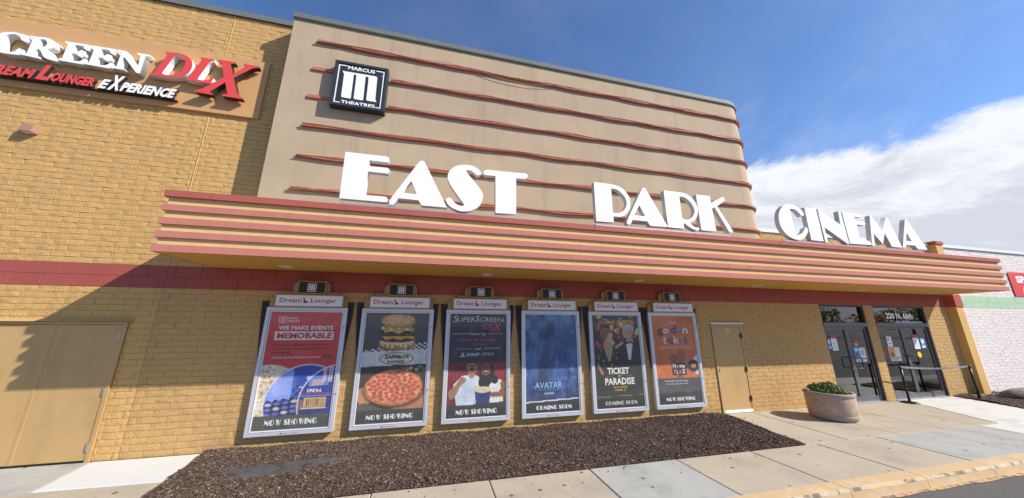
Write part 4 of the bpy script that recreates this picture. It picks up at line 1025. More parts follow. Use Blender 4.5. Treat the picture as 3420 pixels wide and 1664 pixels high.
p.poly([(.27, .225), (.76, .225), (.79, .255), (.66, .24), (.56, .262), (.44, .243), (.33, .262)], (232, 168, 62))
p.ell(.505, .200, .27, .026, (70, 44, 34)); p.blend(((p.noise(40) > .6) & (((p.U - .505) / .27) ** 2 + ((p.V - .2) / .026) ** 2 < 1)).astype(float), (115, 76, 52), .8)
p.poly([(.30, .155), (.74, .155), (.77, .18), (.62, .17), (.53, .205), (.42, .178), (.3, .19)], (236, 178, 80))
for k in range(12): p.ell(.28 + .042 * k, .147 + .012 * (k % 2), .034, .014, (150, 175, 75) if k % 3 else (215, 222, 160))
p.ell(.50, .122, .20, .018, (196, 70, 52)); p.ell(.51, .082, .265, .066, (188, 126, 66)); p.ell(.51, .074, .25, .055, (206, 148, 84), 1, .4); p.ell(.49, .06, .20, .040, (222, 170, 106), .8, .9)
p.blend(((p.noise(60) > .68) & (((p.U - .51) / .25) ** 2 + ((p.V - .065) / .05) ** 2 < 1)).astype(float), (238, 214, 150), .9); p.ell(.46, .045, .14, .022, (228, 180, 118), .6, 1)
p.poly([(0, .372), (1, .352), (1, .492), (0, .512)], (222, 222, 222)); p.blend(((p.V > .36) & (p.V < .51)) * (p.noise(9) - .5), (180, 180, 185), .8)
p.ell(.525, .435, .262, .056, (140, 60, 50)); p.ell(.525, .435, .248, .050, (228, 226, 200))
p.rect(0, .515, 1, .888, (72, 60, 50)); p.blend((p.V > .52) * (p.noise(8) - .45), (40, 34, 30), .8); p.poly([(0, .505), (1, .488), (1, .53), (0, .53)], (60, 52, 46))
for k in range(16): p.ell(.62 + .36 * p.g.random(), .515 + .045 * p.g.random(), .03, .014, [(110, 130, 60), (180, 60, 50), (215, 190, 150), (70, 95, 50)][k % 4])
p.poly([(0, .70), (.1, .68), (.2, .82), (.05, .84), (0, .80)], (206, 150, 110)); p.poly([(.6, .84), (1, .72), (1, .888), (.5, .888)], (196, 132, 92)); p.poly([(0, .84), (.1, .82), (.4, .888), (0, .888)], (95, 90, 88))
p.ell(.53, .71, .46, .165, (48, 34, 28), .8, .2); p.ell(.525, .695, .445, .162, (186, 104, 60)); p.blend((p.noise(34) - .4) * 2 * ((((p.U - .525) / .44) ** 2 + ((p.V - .695) / .16) ** 2) < 1), (226, 160, 104), .8); p.ell(.525, .69, .41, .146, (226, 146, 100)); p.blend(((p.noise(30) - .4) * 2) * ((((p.U - .525) / .40) ** 2 + ((p.V - .69) / .142) ** 2) < 1), (242, 208, 160), .75)
for k in range(60):
    a, r = k * 2.399963, math.sqrt((k + .5) / 60); u = .525 + .385 * r * math.cos(a); v = .69 + .135 * r * math.sin(a); p.ell(u, v, .036, .0145, (196, 76, 58)); p.ell(u + .006, v + .003, .024, .009, (216, 108, 84), .7)
p.rect(0, .888, 1, 1, BAR)
p.text("ZAFFIRO'S", .335, .715, .402, .437, (30, 30, 28), .05).text('EXPRESS', .39, .655, .452, .474, (30, 30, 28), .04)
p.text('NOW SHOWING', .15, .84, .925, .968, WH, deco=True); p.build(cases[1], 1)
# 3 couple with popcorn
p = Canvas((34, 38, 58), 3); p.blend((p.noise(7) - .45) * 2, (64, 70, 96), .7); p.blend((p.noise(5) - .6) * 2, (18, 20, 34), .8)
p.rect(0, .48, 1, .88, (150, 34, 50)); p.blend((p.V > .46) * (p.V < .88) * (p.noise(6) - .35) * 1.6, (92, 18, 34), .9); p.blend((p.V > .44) * (p.V < .50) * (1 - (p.V - .44) / .06), (34, 38, 58))
for u, v in ((.12, .60), (.88, .58), (.62, .545)): p.ell(u, v, .13, .055, (186, 62, 76), .5, 1.2)
SK1 = (176, 126, 96); SK2 = (150, 98, 70)
p.poly([(.10, .70), (.24, .615), (.44, .60), (.56, .64), (.54, .885), (.16, .885)], (214, 224, 236))
for k in range(9): p.line(.20 + .035 * k, .66, .18 + .038 * k, .88, .006, (170, 188, 208), .6)
p.poly([(.02, .76), (.14, .70), (.2, .74), (.12, .82), (.05, .83)], SK1); p.line(.06, .79, .24, .66, .045, SK1); p.ell(.25, .655, .06, .030, SK1)
p.ell(.40, .59, .055, .05, SK1); p.ell(.405, .53, .088, .062, SK1); p.ell(.41, .492, .092, .034, (44, 34, 32)); p.rect(.335, .495, .475, .512, SK1); p.ell(.405, .565, .055, .022, (110, 76, 62), .8); p.ell(.405, .548, .03, .015, (80, 24, 24))
for u in (.375, .437): p.ell(u, .517, .014, .006, (40, 28, 24))
p.poly([(.46, .64), (.74, .62), (.93, .67), (.95, .885), (.56, .885)], (236, 234, 230)); p.ell(.66, .60, .135, .11, (34, 26, 28)); p.ell(.62, .68, .10, .07, (34, 26, 28)); p.ell(.80, .66, .06, .04, (34, 26, 28))
p.ell(.645, .555, .085, .060, SK2); p.ell(.64, .582, .04, .018, (92, 20, 24)); p.ell(.64, .576, .03, .007, (240, 235, 230))
for u in (.61, .675): p.ell(u, .536, .014, .006, (36, 24, 22))
p.line(.95, .70, .97, .80, .06, SK2); p.line(.97, .80, .75, .80, .045, SK2); p.line(.9, .77, .98, .77, .03, SK2)
p.poly([(.46, .755), (.735, .75), (.71, .885), (.485, .885)], (34, 58, 128)); p.ell(.60, .75, .14, .03, (238, 226, 182)); p.blend(((p.noise(60) > .6) & (((p.U - .6) / .14) ** 2 + ((p.V - .745) / .03) ** 2 < 1)).astype(float), (214, 190, 130), .7)
p.poly([(0, .895), (1, .868), (1, 1), (0, 1)], (54, 54, 52))
p.line(.055, .205, .34, .205, .004, (180, 180, 185)); p.line(.66, .203, .94, .203, .004, (180, 180, 185)); p.line(.11, .355, .40, .355, .004, (180, 180, 185)); p.line(.60, .352, .88, .352, .004, (180, 180, 185))
G_ = (215, 214, 208); RD = (205, 50, 60)
p.text('S', .055, .135, .018, .085, G_, .0, .1).text('UPER', .135, .43, .035, .083, G_, .0, .1).text('S', .44, .51, .018, .083, G_, .0, .1).text('CREEN', .51, .94, .037, .081, G_, .0, .0)
p.text('DL', .575, .76, .098, .152, RD, .0, .25).text('X', .745, .92, .093, .180, RD, .02, .25).text('featuring', .355, .63, .190, .225, G_, .0, .3)
p.text('Dream', .16, .42, .250, .278, RD, .01).text('Lounger', .53, .81, .250, .284, RD, .01).text('RECLINERS', .385, .62, .296, .320, RD, .0)
p.poly([(.44, .248), (.47, .248), (.48, .268), (.51, .277), (.45, .279)], RD)
p.text('and', .445, .55, .340, .368, G_, .0, .3).text('DOLBY', .31, .535, .395, .424, G_, .03).text('ATMOS', .555, .775, .393, .422, G_, .0)
p.rect(.19, .392, .285, .427, G_); p.ell(.19, .4095, .038, .014, (34, 38, 58)); p.ell(.285, .4095, .038, .014, (34, 38, 58)); p.rect(.234, .392, .241, .427, (34, 38, 58))
p.text('NOW SHOWING', .16, .84, .925, .972, WH, deco=True); p.build(cases[2], 2)
# 4 plain blue underwater stand-in
p = Canvas((40, 88, 150), 4)
p.a = np.array([70, 140, 190.]) * (1 - p.V[..., None]) + np.array([38, 62, 130.]) * p.V[..., None]
n = p.noise(5); p.blend((n - .45) * 2.2, (24, 44, 92), .85); p.blend((p.noise(9) - .55) * 2.4, (110, 160, 215), .6)
for k in range(9):
    u = .05 + .11 * k; p.poly([(u + .12, 0), (u + .17, 0), (u + .02 - .1, .85), (u - .10 - .06, .85)], (130, 180, 225), .10 + .05 * (k % 3))
p.blend((p.V > .45) * (p.noise(14) - .55) * 2, (150, 170, 240), .5); p.ell(.33, .62, .12, .35, (26, 40, 66), .6, 1.3, .15); p.ell(.75, .30, .28, .16, (34, 66, 120), .6, 1.2); p.blend((p.V > .68) * .55 * (p.V - .6) * 3, (20, 30, 70), .8)
for k in range(30): p.ell(p.g.random(), .2 + .65 * p.g.random(), .008, .004, (170, 215, 245), .6, .6)
p.poly([(0, .890), (1, .868), (1, .880), (0, .902)], (225, 228, 232)); p.poly([(0, .902), (1, .880), (1, 1), (0, 1)], (48, 50, 50))
p.text('AVATAR', .17, .68, .705, .765, (165, 215, 245), .0).text('THE WAY OF WATER', .22, .64, .772, .784, (150, 190, 230), .0, 0, False, 1.3).text('DECEMBER', .34, .53, .808, .824, (220, 225, 235), .02)
p.text('COMING SOON', .19, .85, .93, .972, WH, deco=True); p.build(cases[3], 3)
# 5 flowers with two generic figures
p = Canvas((40, 52, 38), 5); p.blend((p.noise(16) - .45) * 2, (66, 82, 52), .7); p.blend((p.noise(24) - .6) * 2.5, (22, 30, 24), .8)
for k in range(34):
    u, v = p.g.random(), p.g.random() * .36; c = [(205, 72, 58), (190, 50, 52), (228, 205, 150), (214, 92, 66)][k % 4]
    for q in range(5): p.ell(u + .028 * math.cos(q * 1.257), v + .017 * math.sin(q * 1.257), .020, .011, c, .95, .4)
    p.ell(u, v, .010, .006, (235, 190, 80))
p.rect(0, .5, 1, 1, (48, 48, 44)); p.blend((p.V > .36) * (p.V < .55) * (p.V - .36) / .14, (44, 46, 42), 1)
p.poly([(.50, .33), (.66, .27), (.86, .25), (1, .30), (1, .54), (.5, .54)], (36, 36, 38)); p.poly([(.70, .29), (.86, .27), (.78, .50), (.73, .50)], (222, 222, 220)); p.poly([(.70, .295), (.77, .30), (.83, .285), (.84, .325), (.77, .312), (.71, .33)], (20, 20, 22))
p.ell(.78, .26, .055, .04, (188, 140, 108)); p.ell(.75, .19, .115, .075, (198, 150, 118)); p.ell(.76, .135, .13, .040, (170, 168, 162)); p.ell(.86, .17, .035, .045, (165, 162, 156)); p.ell(.71, .232, .07, .022, (176, 150, 130), .7)
p.poly([(.04, .42), (.16, .34), (.44, .33), (.52, .42), (.50, .60), (.10, .62)], (30, 32, 30)); p.poly([(.22, .33), (.38, .33), (.33, .50), (.31, .50)], (196, 146, 116)); p.line(.22, .345, .31, .50, .02, (170, 160, 110)); p.line(.40, .345, .33, .50, .02, (170, 160, 110))
for k in range(16): p.ell(.08 + .4 * p.g.random(), .36 + .2 * p.g.random(), .014, .008, [(200, 80, 60), (220, 190, 110), (120, 150, 130)][k % 3])
p.ell(.31, .31, .05, .04, (200, 152, 122)); p.ell(.33, .235, .095, .072, (206, 158, 128)); p.ell(.28, .20, .12, .058, (150, 100, 64)); p.ell(.23, .235, .06, .05, (140, 92, 58)); p.ell(.36, .245, .055, .045, (206, 158, 128))
p.line(.48, .36, .62, .31, .035, (198, 148, 118)); p.line(.08, .55, .16, .64, .03, (180, 130, 100))
p.line(.22, .672, .80, .665, .004, (190, 50, 46)); p.line(0, .885, 1, .872, .004, (150, 150, 146))
YL = (236, 190, 60)
p.text('George', .22, .33, .036, .056, WH, .0, .3).text('Julia', .57, .65, .026, .046, WH, .0, .3).text('CLOONEY', .15, .51, .060, .098, YL, .02).text('ROBERTS', .55, .86, .052, .092, YL, .02)
p.text('TICKET', .26, .72, .580, .650, (240, 238, 226), .03).text('to', .49, .53, .658, .678, WH, .02).text('PARADISE', .20, .82, .688, .762, (240, 238, 226), .03)
p.text('ONLY IN THEATERS', .36, .66, .778, .793, YL, .02).text('October 21', .39, .63, .800, .826, YL, .01, .3)
p.text('COMING SOON', .18, .84, .928, .968, (205, 205, 198), deco=True); p.build(cases[4], 4)
# 6 golden ticket
p = Canvas((216, 118, 58), 6); p.blend((p.noise(5) - .5) * 1.5, (200, 100, 46), .6); OR = (222, 122, 60); NV = (38, 52, 68)
p.poly([(.78, .56), (1.0, .46), (1.0, .70), (.80, .62)], (228, 228, 224)); p.ell(.88, .585, .128, .072, NV); p.rect(.83, .565, .94, .605, OR)
for cu, cv, r in ((.44, .49, .075), (.60, .475, .10)):
    p.ell(cu, cv, r, r * .6, NV, 1, .1); p.ell(cu, cv, r - .014, (r - .014) * .6, (214, 118, 58), 1, .1)
    for k in range(4): a = k * math.pi / 4; p.line(cu - (r - .01) * math.cos(a), cv - (r - .01) * .6 * math.sin(a), cu + (r - .01) * math.cos(a), cv + (r - .01) * .6 * math.sin(a), .006, NV)
p.rect(.36, .545, .70, .690, NV); p.poly([(.70, .58), (.79, .555), (.79, .63), (.70, .61)], NV); p.line(.54, .69, .47, .72, .010, NV); p.line(.54, .69, .61, .72, .010, NV)
p.rect(0, .718, 1, 1, (82, 84, 86)); p.poly([(0, .882), (1, .868), (1, 1), (0, 1)], (50, 50, 50)); p.blend((p.V > .72) * (p.noise(6) - .5), (130, 130, 132), .5)
p.text('Your', .41, .57, .060, .092, WH, .0)
for ch, a, b, c_, top, bot in (('g', .11, .245, NV, .148, .238), ('o', .255, .385, WH, .148, .208), ('l', .395, .425, (70, 140, 205), .112, .208), ('d', .435, .565, NV, .112, .208), ('e', .575, .70, (70, 140, 205), .148, .208), ('n', .72, .85, WH, .148, .208),
        ('t', .235, .305, WH, .245, .328), ('i', .315, .345, (70, 140, 205), .245, .328), ('c', .355, .47, NV, .268, .328), ('k', .48, .60, WH, .240, .328), ('e', .605, .72, (70, 140, 205), .268, .328), ('t', .73, .80, NV, .245, .328)):
    p.text(ch, a, b, top, bot, c_, .015)
p.text('to the silver screen.', .18, .86, .352, .382, (225, 205, 185), .0)
p.text('M', .39, .46, .556, .605, WH, .02).text('o', .47, .53, .572, .605, OR, .03).text('vie', .54, .67, .562, .605, WH, .02).text('F', .41, .46, .620, .672, OR, .03).text('L', .47, .51, .630, .672, WH, .03).text('e', .52, .59, .632, .668, OR, .03).text('X', .60, .67, .618, .672, WH, .03)
p.text('Subscribe and save big', .17, .70, .738, .760, WH, .01).text('on movies, food and drink.', .19, .70, .769, .790, WH, .0).text('NOW SHOWING', .17, .83, .925, .965, WH, deco=True)
p.build(cases[5], 5)

# ------------------------------------------------------------------ doors
dd = empty('double_door', (-6.1, 0, 0), 'tan painted steel double service door at the left edge', 'door')
for a, b in ((-7.03, -6.094), (-6.086, -5.195)):
    lf = MB().bbox(a, b, -.018, .03, .028, 2.10, .004).build('door_leaf', M['door_tan'], dd)
MB().box(-6.10, -6.065, -.024, -.0185, .03, 2.10).build('astragal', M['door_tan'], dd)
for z in (1.90, 1.03, .22): MB().box(-5.215, -5.185, -.035, -.0185, z - .065, z + .065).build('hinge', M['hinge'], dd)
mb = MB(); mb.box(-5.19, -5.135, -.03, .05, .0, 2.145); mb.box(-7.08, -7.035, -.03, .05, .0, 2.145); mb.box(-7.034, -5.191, -.03, .05, 2.105, 2.145); mb.build('door_frame', M['door_tan'], dd)
MB().add([(-7.12, -.031, 2.185), (-5.10, -.031, 2.185), (-5.10, .01, 2.20), (-7.12, .01, 2.20), (-7.12, -.075, 2.15), (-5.10, -.075, 2.15), (-5.10, .01, 2.15), (-7.12, .01, 2.15)],
         [(0, 1, 2, 3), (4, 7, 6, 5), (0, 4, 5, 1), (1, 5, 6, 2), (0, 3, 7, 4), (3, 2, 6, 7)]).build('drip_cap', M['door_tan'], dd)
MB().box(-7.03, -5.195, -.012, .05, .001, .027).build('threshold', M['black_gap'], dd)
sd = empty('service_door', (7.55, 0, 0), 'narrow tan steel door numbered 1 beside the rightmost poster', 'door')
MB().bbox(7.115, 7.975, -.016, .03, .075, 2.095, .004).build('door_leaf', M['door_tan'], sd)
mb = MB(); mb.box(7.06, 7.112, -.028, .05, 0, 2.15); mb.box(7.978, 8.03, -.028, .05, 0, 2.15); mb.box(7.113, 7.977, -.028, .05, 2.098, 2.15); mb.build('door_frame', M['door_tan'], sd)
MB().box(7.02, 8.06, -.08, .01, 2.155, 2.19).build('drip_cap', M['white_metal'], sd)
MB().box(7.115, 7.975, -.03, .02, .012, .074).build('kick_strip', M['white_acrylic'], sd)
for z in (1.86, 1.02, .32): MB().box(7.955, 8.0, -.042, -.0165, z - .06, z + .06).build('hinge', M['bronze'], sd)
npl = MB().box(7.545, 7.62, -.019, -.0165, 1.93, 2.03).build('number_plate', M['panel_white'], sd)
text_obj('lettering', '1', 7.568, 7.600, 1.945, 2.015, -.0195, M['panel_black'], npl, .06)
MB().box(7.118, 7.135, -.03, -.0165, .95, 1.05).build('latch', M['bronze'], sd)

def storefront(x0, x1, xm, label, glassm):
    r = empty('entrance_doors', ((x0 + x1) / 2, 0, 0), label, 'door', 'dark glass entrance doors')
    MB().box(x0, x0 + .05, .02, .14, 0, 2.742).build('jamb', M['bronze'], r); MB().box(x1 - .05, x1, .02, .14, 0, 2.742).build('jamb', M['bronze'], r)
    MB().box(x0 + .051, x1 - .051, .02, .14, 2.69, 2.742).build('head', M['bronze'], r)
    MB().bbox(x0 - .01, x1 + .01, -.02, .13, 2.10, 2.215, .006).build('header_bar', M['bronze_hi'], r)
    MB().quad((x0 + .051, .085, 2.216), (x1 - .051, .085, 2.216), (x1 - .051, .085, 2.689), (x0 + .051, .085, 2.689)).build('transom_glass', glassm, r)
    a0, a1 = x0 + .052, x1 - .052
    for k, (p_, q_) in enumerate(((a0, xm - .003), (xm + .003, a1))):
        d = empty('door_leaf', (0, 0, 0)); d.parent = r; d.location = Vector((0, 0, 0)) - r.location
        fm = MB(); fm.box(p_, p_ + .055, .05, .10, .025, 2.095); fm.box(q_ - .055, q_, .05, .10, .025, 2.095); fm.box(p_ + .0555, q_ - .0555, .05, .10, 2.03, 2.095); fm.box(p_ + .0555, q_ - .0555, .05, .10, .025, .16)
        fm.build('door_frame', M['bronze_hi'] if k == 0 else M['bronze_hi'], d)
        MB().quad((p_ + .056, .075, .161), (q_ - .056, .075, .161), (q_ - .056, .075, 2.029), (p_ + .056, .075, 2.029)).build('glass_pane', glassm, d)
        s = 1 if k == 0 else -1; hx = (q_ - .03) if k == 0 else (p_ + .03)
        MB().tube([(hx, .05, .92), (hx, -.02, .92), (hx - s * .19, -.02, .93), (hx - s * .21, -.02, 1.0), (hx - s * .21, -.02, 1.16), (hx - s * .19, -.02, 1.22), (hx, -.02, 1.23), (hx, .05, 1.23)][0:8], .012, 6).build('pull_handle', M['black_metal'], d)
    MB().box(x0, x1, -.03, .16, .002, .022).build('threshold', M['grey_metal'], r)
    return r
f1 = storefront(11.07, 12.89, 12.0, 'left pair of dark glass entrance doors behind the flower planter', M['glass'])
f2 = storefront(13.27, 15.68, 14.43, 'right pair of dark glass entrance doors under the address 220 N. 66th', M['glass'])
text_obj('address_lettering', '220 N. 66th', 13.95, 15.20, 2.34, 2.535, .079, M['white_acrylic'], f2, .05)
MB().box(14.35, 15.60, .0795, .0815, 2.216, 2.262).build('notice_strip', M['panel_white'], f2)
# notices stuck on the glass
BL = mat('notice_blue', (.10, .32, .62), .5); RDm = mat('notice_red', (.50, .07, .09), .5); ORm = mat('notice_orange', (.75, .32, .12), .5); YE = mat('notice_yellow', (.80, .58, .03), .5); CR = mat('notice_cream', (.72, .66, .50), .5)
def notice(name, x0, x1, z0, z1, m, parent, bits):
    o = MB().box(x0, x1, .0665, .0685, z0, z1).build(name, m, parent)
    for (a, b, c, d, mm) in bits:
        MB().box(x0 + (x1 - x0) * a, x0 + (x1 - x0) * b, .0645, .0660, z0 + (z1 - z0) * c, z0 + (z1 - z0) * d).build('printed_panel', mm, o)
    return o
lines = lambda m: [(.15, .85, .14 + .1 * k, .17 + .1 * k, m) for k in range(5)]
notice('notice', 11.14, 11.30, 1.47, 1.76, BL, f1, [(.25, .8, .5, .85, M['panel_white']), (.1, .9, .05, .22, M['panel_white'])])
notice('notice', 11.33, 11.56, 1.42, 1.86, M['panel_white'], f1, [(0, 1, .76, 1, RDm)] + lines(M['grey_metal']))
notice('notice', 12.14, 12.62, 1.17, 1.50, BL, f1, [(.5, 1, .1, .95, CR), (.1, .4, .2, .6, M['bronze_hi']), (.12, .38, .7, .85, M['panel_white'])])
text_obj('lettering', 'G!', 12.42, 12.56, 1.28, 1.42, .0640, BL, f1, .04)
notice('notice', 12.16, 12.60, 1.09, 1.155, M['panel_white'], f1, [(.1, .7, .3, .7, BL)])
notice('notice', 12.24, 12.38, 1.53, 1.62, ORm, f1, []); notice('notice', 12.26, 12.38, 1.64, 1.72, RDm, f1, [])
notice('notice', 13.66, 13.88, 1.50, 1.80, M['panel_white'], f2, [(.1, .6, .6, .9, M['grey_metal']), (.2, .8, .3, .36, M['bronze'])])
notice('notice', 13.60, 14.12, 1.17, 1.49, ORm, f2, [(.55, 1, .05, .95, CR), (.15, .45, .15, .5, M['bronze_hi'])])
notice('notice', 13.64, 14.10, 1.08, 1.155, M['panel_white'], f2, [(.1, .7, .3, .7, BL)])
notice('notice', 14.86, 15.12, 1.42, 1.86, M['panel_white'], f2, [(0, 1, .76, 1, RDm)] + lines(M['grey_metal']))
notice('notice', 15.19, 15.39, 1.44, 1.74, BL, f2, [(.25, .8, .5, .85, M['panel_white']), (.1, .9, .05, .22, M['panel_white'])])
mb = MB(); mb.prism_xz([(14.98 + .09 * math.cos(a * math.pi / 8), 1.245 + .09 * math.sin(a * math.pi / 8)) for a in range(16)], .0665, .0685); mb.build('round_sticker', YE, f2)
text_obj('lettering', '1-25', 14.92, 15.04, 1.215, 1.275, .0655, M['panel_white'], f2, .02) if False else None

# ------------------------------------------------------------------ planter with geraniums
pc = (9.27, -.92, 0.0)
plr = empty('planter', pc, 'round exposed aggregate concrete planter before the entrance doors', 'planter')
RR = .445
MB().lathe([(RR - .09, .0), (RR - .045, .02), (RR - .015, .07), (RR - .005, .125), (RR - .012, .135)], pc, 40).build('base_band', M['planter_rim'], plr, smooth=True)
MB().lathe([(RR - .014, .130), (RR - .006, .16), (RR + .004, .50), (RR - .002, .515)], pc, 40, cap=False).build('body', M['planter_body'], plr, smooth=True)
MB().lathe([(RR + .004, .515), (RR + .016, .53), (RR + .018, .575), (RR + .006, .595), (RR - .035, .597), (RR - .05, .58), (RR - .055, .48)], pc, 40, cap=False).build('rim', M['planter_rim'], plr, smooth=True)
MB().lathe([(RR - .06, .54), (.001, .545)], pc, 30, cap=False).build('soil', M['soil'], plr)
ge = empty('geranium', (pc[0], pc[1], .54), 'leafy green geranium with a red flower in the planter', 'plant')
def leaves(n, m, seed, name='foliage', rad=.37, top=.22):
    g = random.Random(seed); vs = []; fs = []
    for i in range(n):
        a = g.uniform(0, 2 * math.pi); r = rad * math.sqrt(g.random()); h = .55 + top * (1 - (r / .42) ** 2) * g.uniform(.35, 1.0) + .02
        h += .05 * math.sin(a * 3 + 1) * (r / rad)
        c = Vector((pc[0] + r * math.cos(a), pc[1] + r * math.sin(a), h)); s = g.uniform(.014, .030)
        nrm = Vector((math.cos(a) * .6 + g.uniform(-.6, .6), math.sin(a) * .6 + g.uniform(-.6, .6), g.uniform(.3, 1.1))).normalized()
        t = nrm.orthogonal().normalized(); bq = nrm.cross(t); ph = g.uniform(0, 6)
        b = len(vs); vs.append(tuple(c - nrm * s * .3))
        for k in range(6):
            q = ph + k * math.pi / 3; rr = s * g.uniform(.8, 1.15)
            vs.append(tuple(c + t * (rr * math.cos(q)) + bq * (rr * math.sin(q)) + nrm * g.uniform(-.15, .25) * s))
        fs += [(b, b + 1 + k, b + 1 + (k + 1) % 6) for k in range(6)]
    o = MB().add(vs, fs).build(name, m, ge, fix=False); o['kind'] = 'stuff'; return o
leaves(620, M['leaf'], 1); leaves(420, M['leaf_light'], 2); leaves(60, M['leaf_brown'], 3, 'dry_leaves')
for (dx, dy, dz, s) in ((.12, .02, .245, .035), (.02, .10, .235, .016)):
    vs = []; fs = []; g = random.Random(int(dx * 100))
    for i in range(26):
        d = Vector((g.gauss(0, 1), g.gauss(0, 1), g.gauss(.3, 1))).normalized(); c = Vector((pc[0] + dx, pc[1] + dy, .54 + dz)) + d * s * .7; t = d.orthogonal().normalized(); bq = d.cross(t); b = len(vs)
        vs += [tuple(c + t * s * .5), tuple(c + bq * s * .5), tuple(c - t * s * .5), tuple(c - bq * s * .5)]; fs.append((b, b + 1, b + 2, b + 3))
    MB().add(vs, fs).build('flower', M['petal'], ge, fix=False)
    MB().tube([(pc[0] + dx, pc[1] + dy, .56), (pc[0] + dx, pc[1] + dy, .54 + dz)], .003, 5).build('stem', M['leaf'], ge)

# ------------------------------------------------------------------ stanchions and belt
st = empty('stanchion', (13.27, -.27, 0), 'black belt stanchion with a round base before the right entrance doors', 'stanchion', 'stanchions joined by a grey belt')
MB().lathe([(.19, 0), (.19, .012), (.15, .03), (.05, .045), (.03, .06)], (13.27, -.27, .004), 24).build('base', M['black_metal'], st, smooth=True)
MB().tube([(13.27, -.27, .05), (13.27, -.27, .90)], .027, 14).build('post', M['black_metal'], st, smooth=True)
MB().tube([(13.27, -.27, .90), (13.27, -.27, .985)], .036, 14).build('head', M['bronze'], st, smooth=True)
s2 = copy_tree(st); s2.location = (15.90, -.47, -.02); s2['label'] = 'black belt stanchion standing in the mulch strip beside the ochre pilaster'
bl = MB(); n = 16; vs = []
for i in range(n + 1):
    t = i / n; x = 13.31 + (15.86 - 13.31) * t; yy = -.27 - .2 * t; z = .955 - .05 * math.sin(math.pi * t) - .02 * t
    vs += [(x, yy - .001, z - .024), (x, yy - .001 + .008 * math.sin(t * 9), z + .024)]
bo = bl.add(vs, [(2 * i, 2 * i + 2, 2 * i + 3, 2 * i + 1) for i in range(n)]).build('retractable_belt', M['belt'], fix=False); tag(bo, 'grey retractable belt stretched between the two stanchions', 'belt')

# ------------------------------------------------------------------ rocks in the right bed
def rock(c, s, seed, rz, label, lo=3):
    bm = bmesh.new(); bmesh.ops.create_icosphere(bm, subdivisions=lo, radius=1); g = np.random.default_rng(seed); K = g.normal(0, 1, (6, 3)) * 1.6; ph = g.uniform(0, 6, 6)
    for v in bm.verts:
        d = sum(math.sin(float(K[i] @ np.array(v.co)) + ph[i]) for i in range(6)) * .07 + g.normal(0, .02); v.co *= 1 + d; v.co.x *= s[0]; v.co.y *= s[1]; v.co.z *= s[2]
    me = bpy.data.meshes.new('rock'); bm.to_mesh(me); bm.free(); me.materials.append(M['rock']); o = put('rock', me, None, c); o.rotation_euler = (0, 0, rz); return tag(o, label, 'rock')
rock((17.25, -.95, .10), (.78, .30, .20), 4, -.45, 'large grey weathered rock lying in the mulch strip by the pink wall')
g_ = random.Random(5)
for k in range(7):
    r0 = rock((16.1 + .28 * k, -.25 - .1 * g_.random(), .05), (.07 + .03 * g_.random(), .06, .04), 20 + k, g_.random() * 3, 'fist sized brown stone in the mulch strip by the pilaster', 2); r0['group'] = 'small stones in the mulch strip'

# ------------------------------------------------------------------ red banner on the pink wall
bn = empty('banner', (22.6, 0, 3.2), 'red vinyl banner reading SPACE AVAILABLE on the pale pink wall', 'banner')
MB().box(21.0, 24.3, -.032, -.026, 3.22, 4.13).build('sheet', M['banner'], bn)
text_obj('lettering', 'SPACE', 21.38, 23.0, 3.72, 4.0, -.034, M['white_acrylic'], bn, .05)
text_obj('lettering', 'AVAILABLE', 21.55, 24.0, 3.34, 3.60, -.034, M['white_acrylic'], bn, .05)

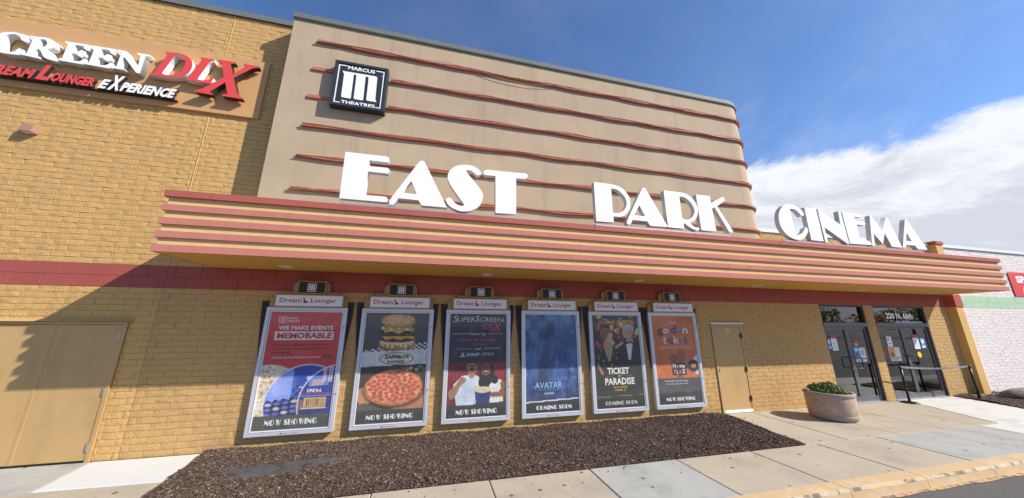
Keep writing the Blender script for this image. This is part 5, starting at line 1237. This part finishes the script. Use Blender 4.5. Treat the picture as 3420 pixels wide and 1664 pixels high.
# ------------------------------------------------------------------ autumn trees across the lot (seen mirrored in the entrance glass)
LC = [mat('leaf_autumn_green', (.16, .19, .05), .8, .4, 3), mat('leaf_autumn_gold', (.55, .34, .06), .8, .4, 3), mat('leaf_autumn_rust', (.42, .19, .05), .8, .4, 3)]
for q in LC:   # light passes through the leaves
    t = q.node_tree; pb = t.nodes['Principled BSDF']; tr = t.nodes.new('ShaderNodeBsdfTranslucent'); mxs = t.nodes.new('ShaderNodeMixShader'); mxs.inputs[0].default_value = .45
    lk = pb.inputs['Base Color'].links[0].from_socket; t.links.new(lk, tr.inputs[0]); out_ = [n for n in t.nodes if n.type == 'OUTPUT_MATERIAL'][0]
    t.links.new(pb.outputs[0], mxs.inputs[1]); t.links.new(tr.outputs[0], mxs.inputs[2]); t.links.new(mxs.outputs[0], out_.inputs[0])
def tree_mesh(seed, m):
    g = random.Random(seed); vs = []; fs = []; cl = [(Vector((g.uniform(-2.2, 2.2), g.uniform(-2, 2), g.uniform(2.4, 5.2))), g.uniform(.7, 1.3)) for _ in range(14)]
    for c, r in cl:
        for i in range(60):
            d = Vector((g.gauss(0, 1), g.gauss(0, 1), g.gauss(0, 1))).normalized() * r * g.uniform(.5, 1); p_ = c + d; s = g.uniform(.10, .22); t = Vector((g.gauss(0, 1), g.gauss(0, 1), g.gauss(0, 1))).normalized(); bq = t.orthogonal().normalized(); b = len(vs)
            vs += [tuple(p_ + t * s), tuple(p_ + bq * s), tuple(p_ - t * s), tuple(p_ - bq * s)]; fs.append((b, b + 1, b + 2, b + 3))
    me = bpy.data.meshes.new('crown'); me.from_pydata(vs, [], fs); me.materials.append(m); return me
crowns = [tree_mesh(i, LC[i % 3]) for i in range(3)]
tm = MB(); tm.tube([(0, 0, -.1), (.05, 0, 1.2), (-.05, .1, 2.4), (.1, 0, 3.8)], [.22, .17, .13, .05], 8)
for q in ((1.3, .6, 3.6), (-1.2, .5, 3.9), (.2, -1.3, 3.5)): tm.tube([(0, 0, 2.0), (q[0] * .5, q[1] * .5, 2.8), q], [.10, .07, .03], 6)
tme = None
for k in range(13):
    kk = k % 3
    tx = 62 + 6.5 * k; ty = -50 + 2.6 * k + (k % 4) * 2 - 10
    r0 = empty('autumn_tree', (tx, ty, -.14), ('green tree mirrored in the entrance glass', 'golden autumn tree mirrored in the entrance glass', 'rust coloured tree mirrored in the entrance glass')[kk], 'tree', 'trees across the lot mirrored in the glass')
    co = put('crown', crowns[kk], r0, (0, 0, 0)); sc = .95 + .35 * ((k * 7) % 5) / 5; r0.scale = (1.5, 1.5, sc)
    r0.rotation_euler = (0, 0, k * 1.3)
    if tme is None: to = tm.build('trunk', M['bark'], None); tme = to.data; to.parent = r0; to.location = (0, 0, 0)
    else: put('trunk', tme, r0, (0, 0, 0))
print('objects', len(bpy.data.objects))
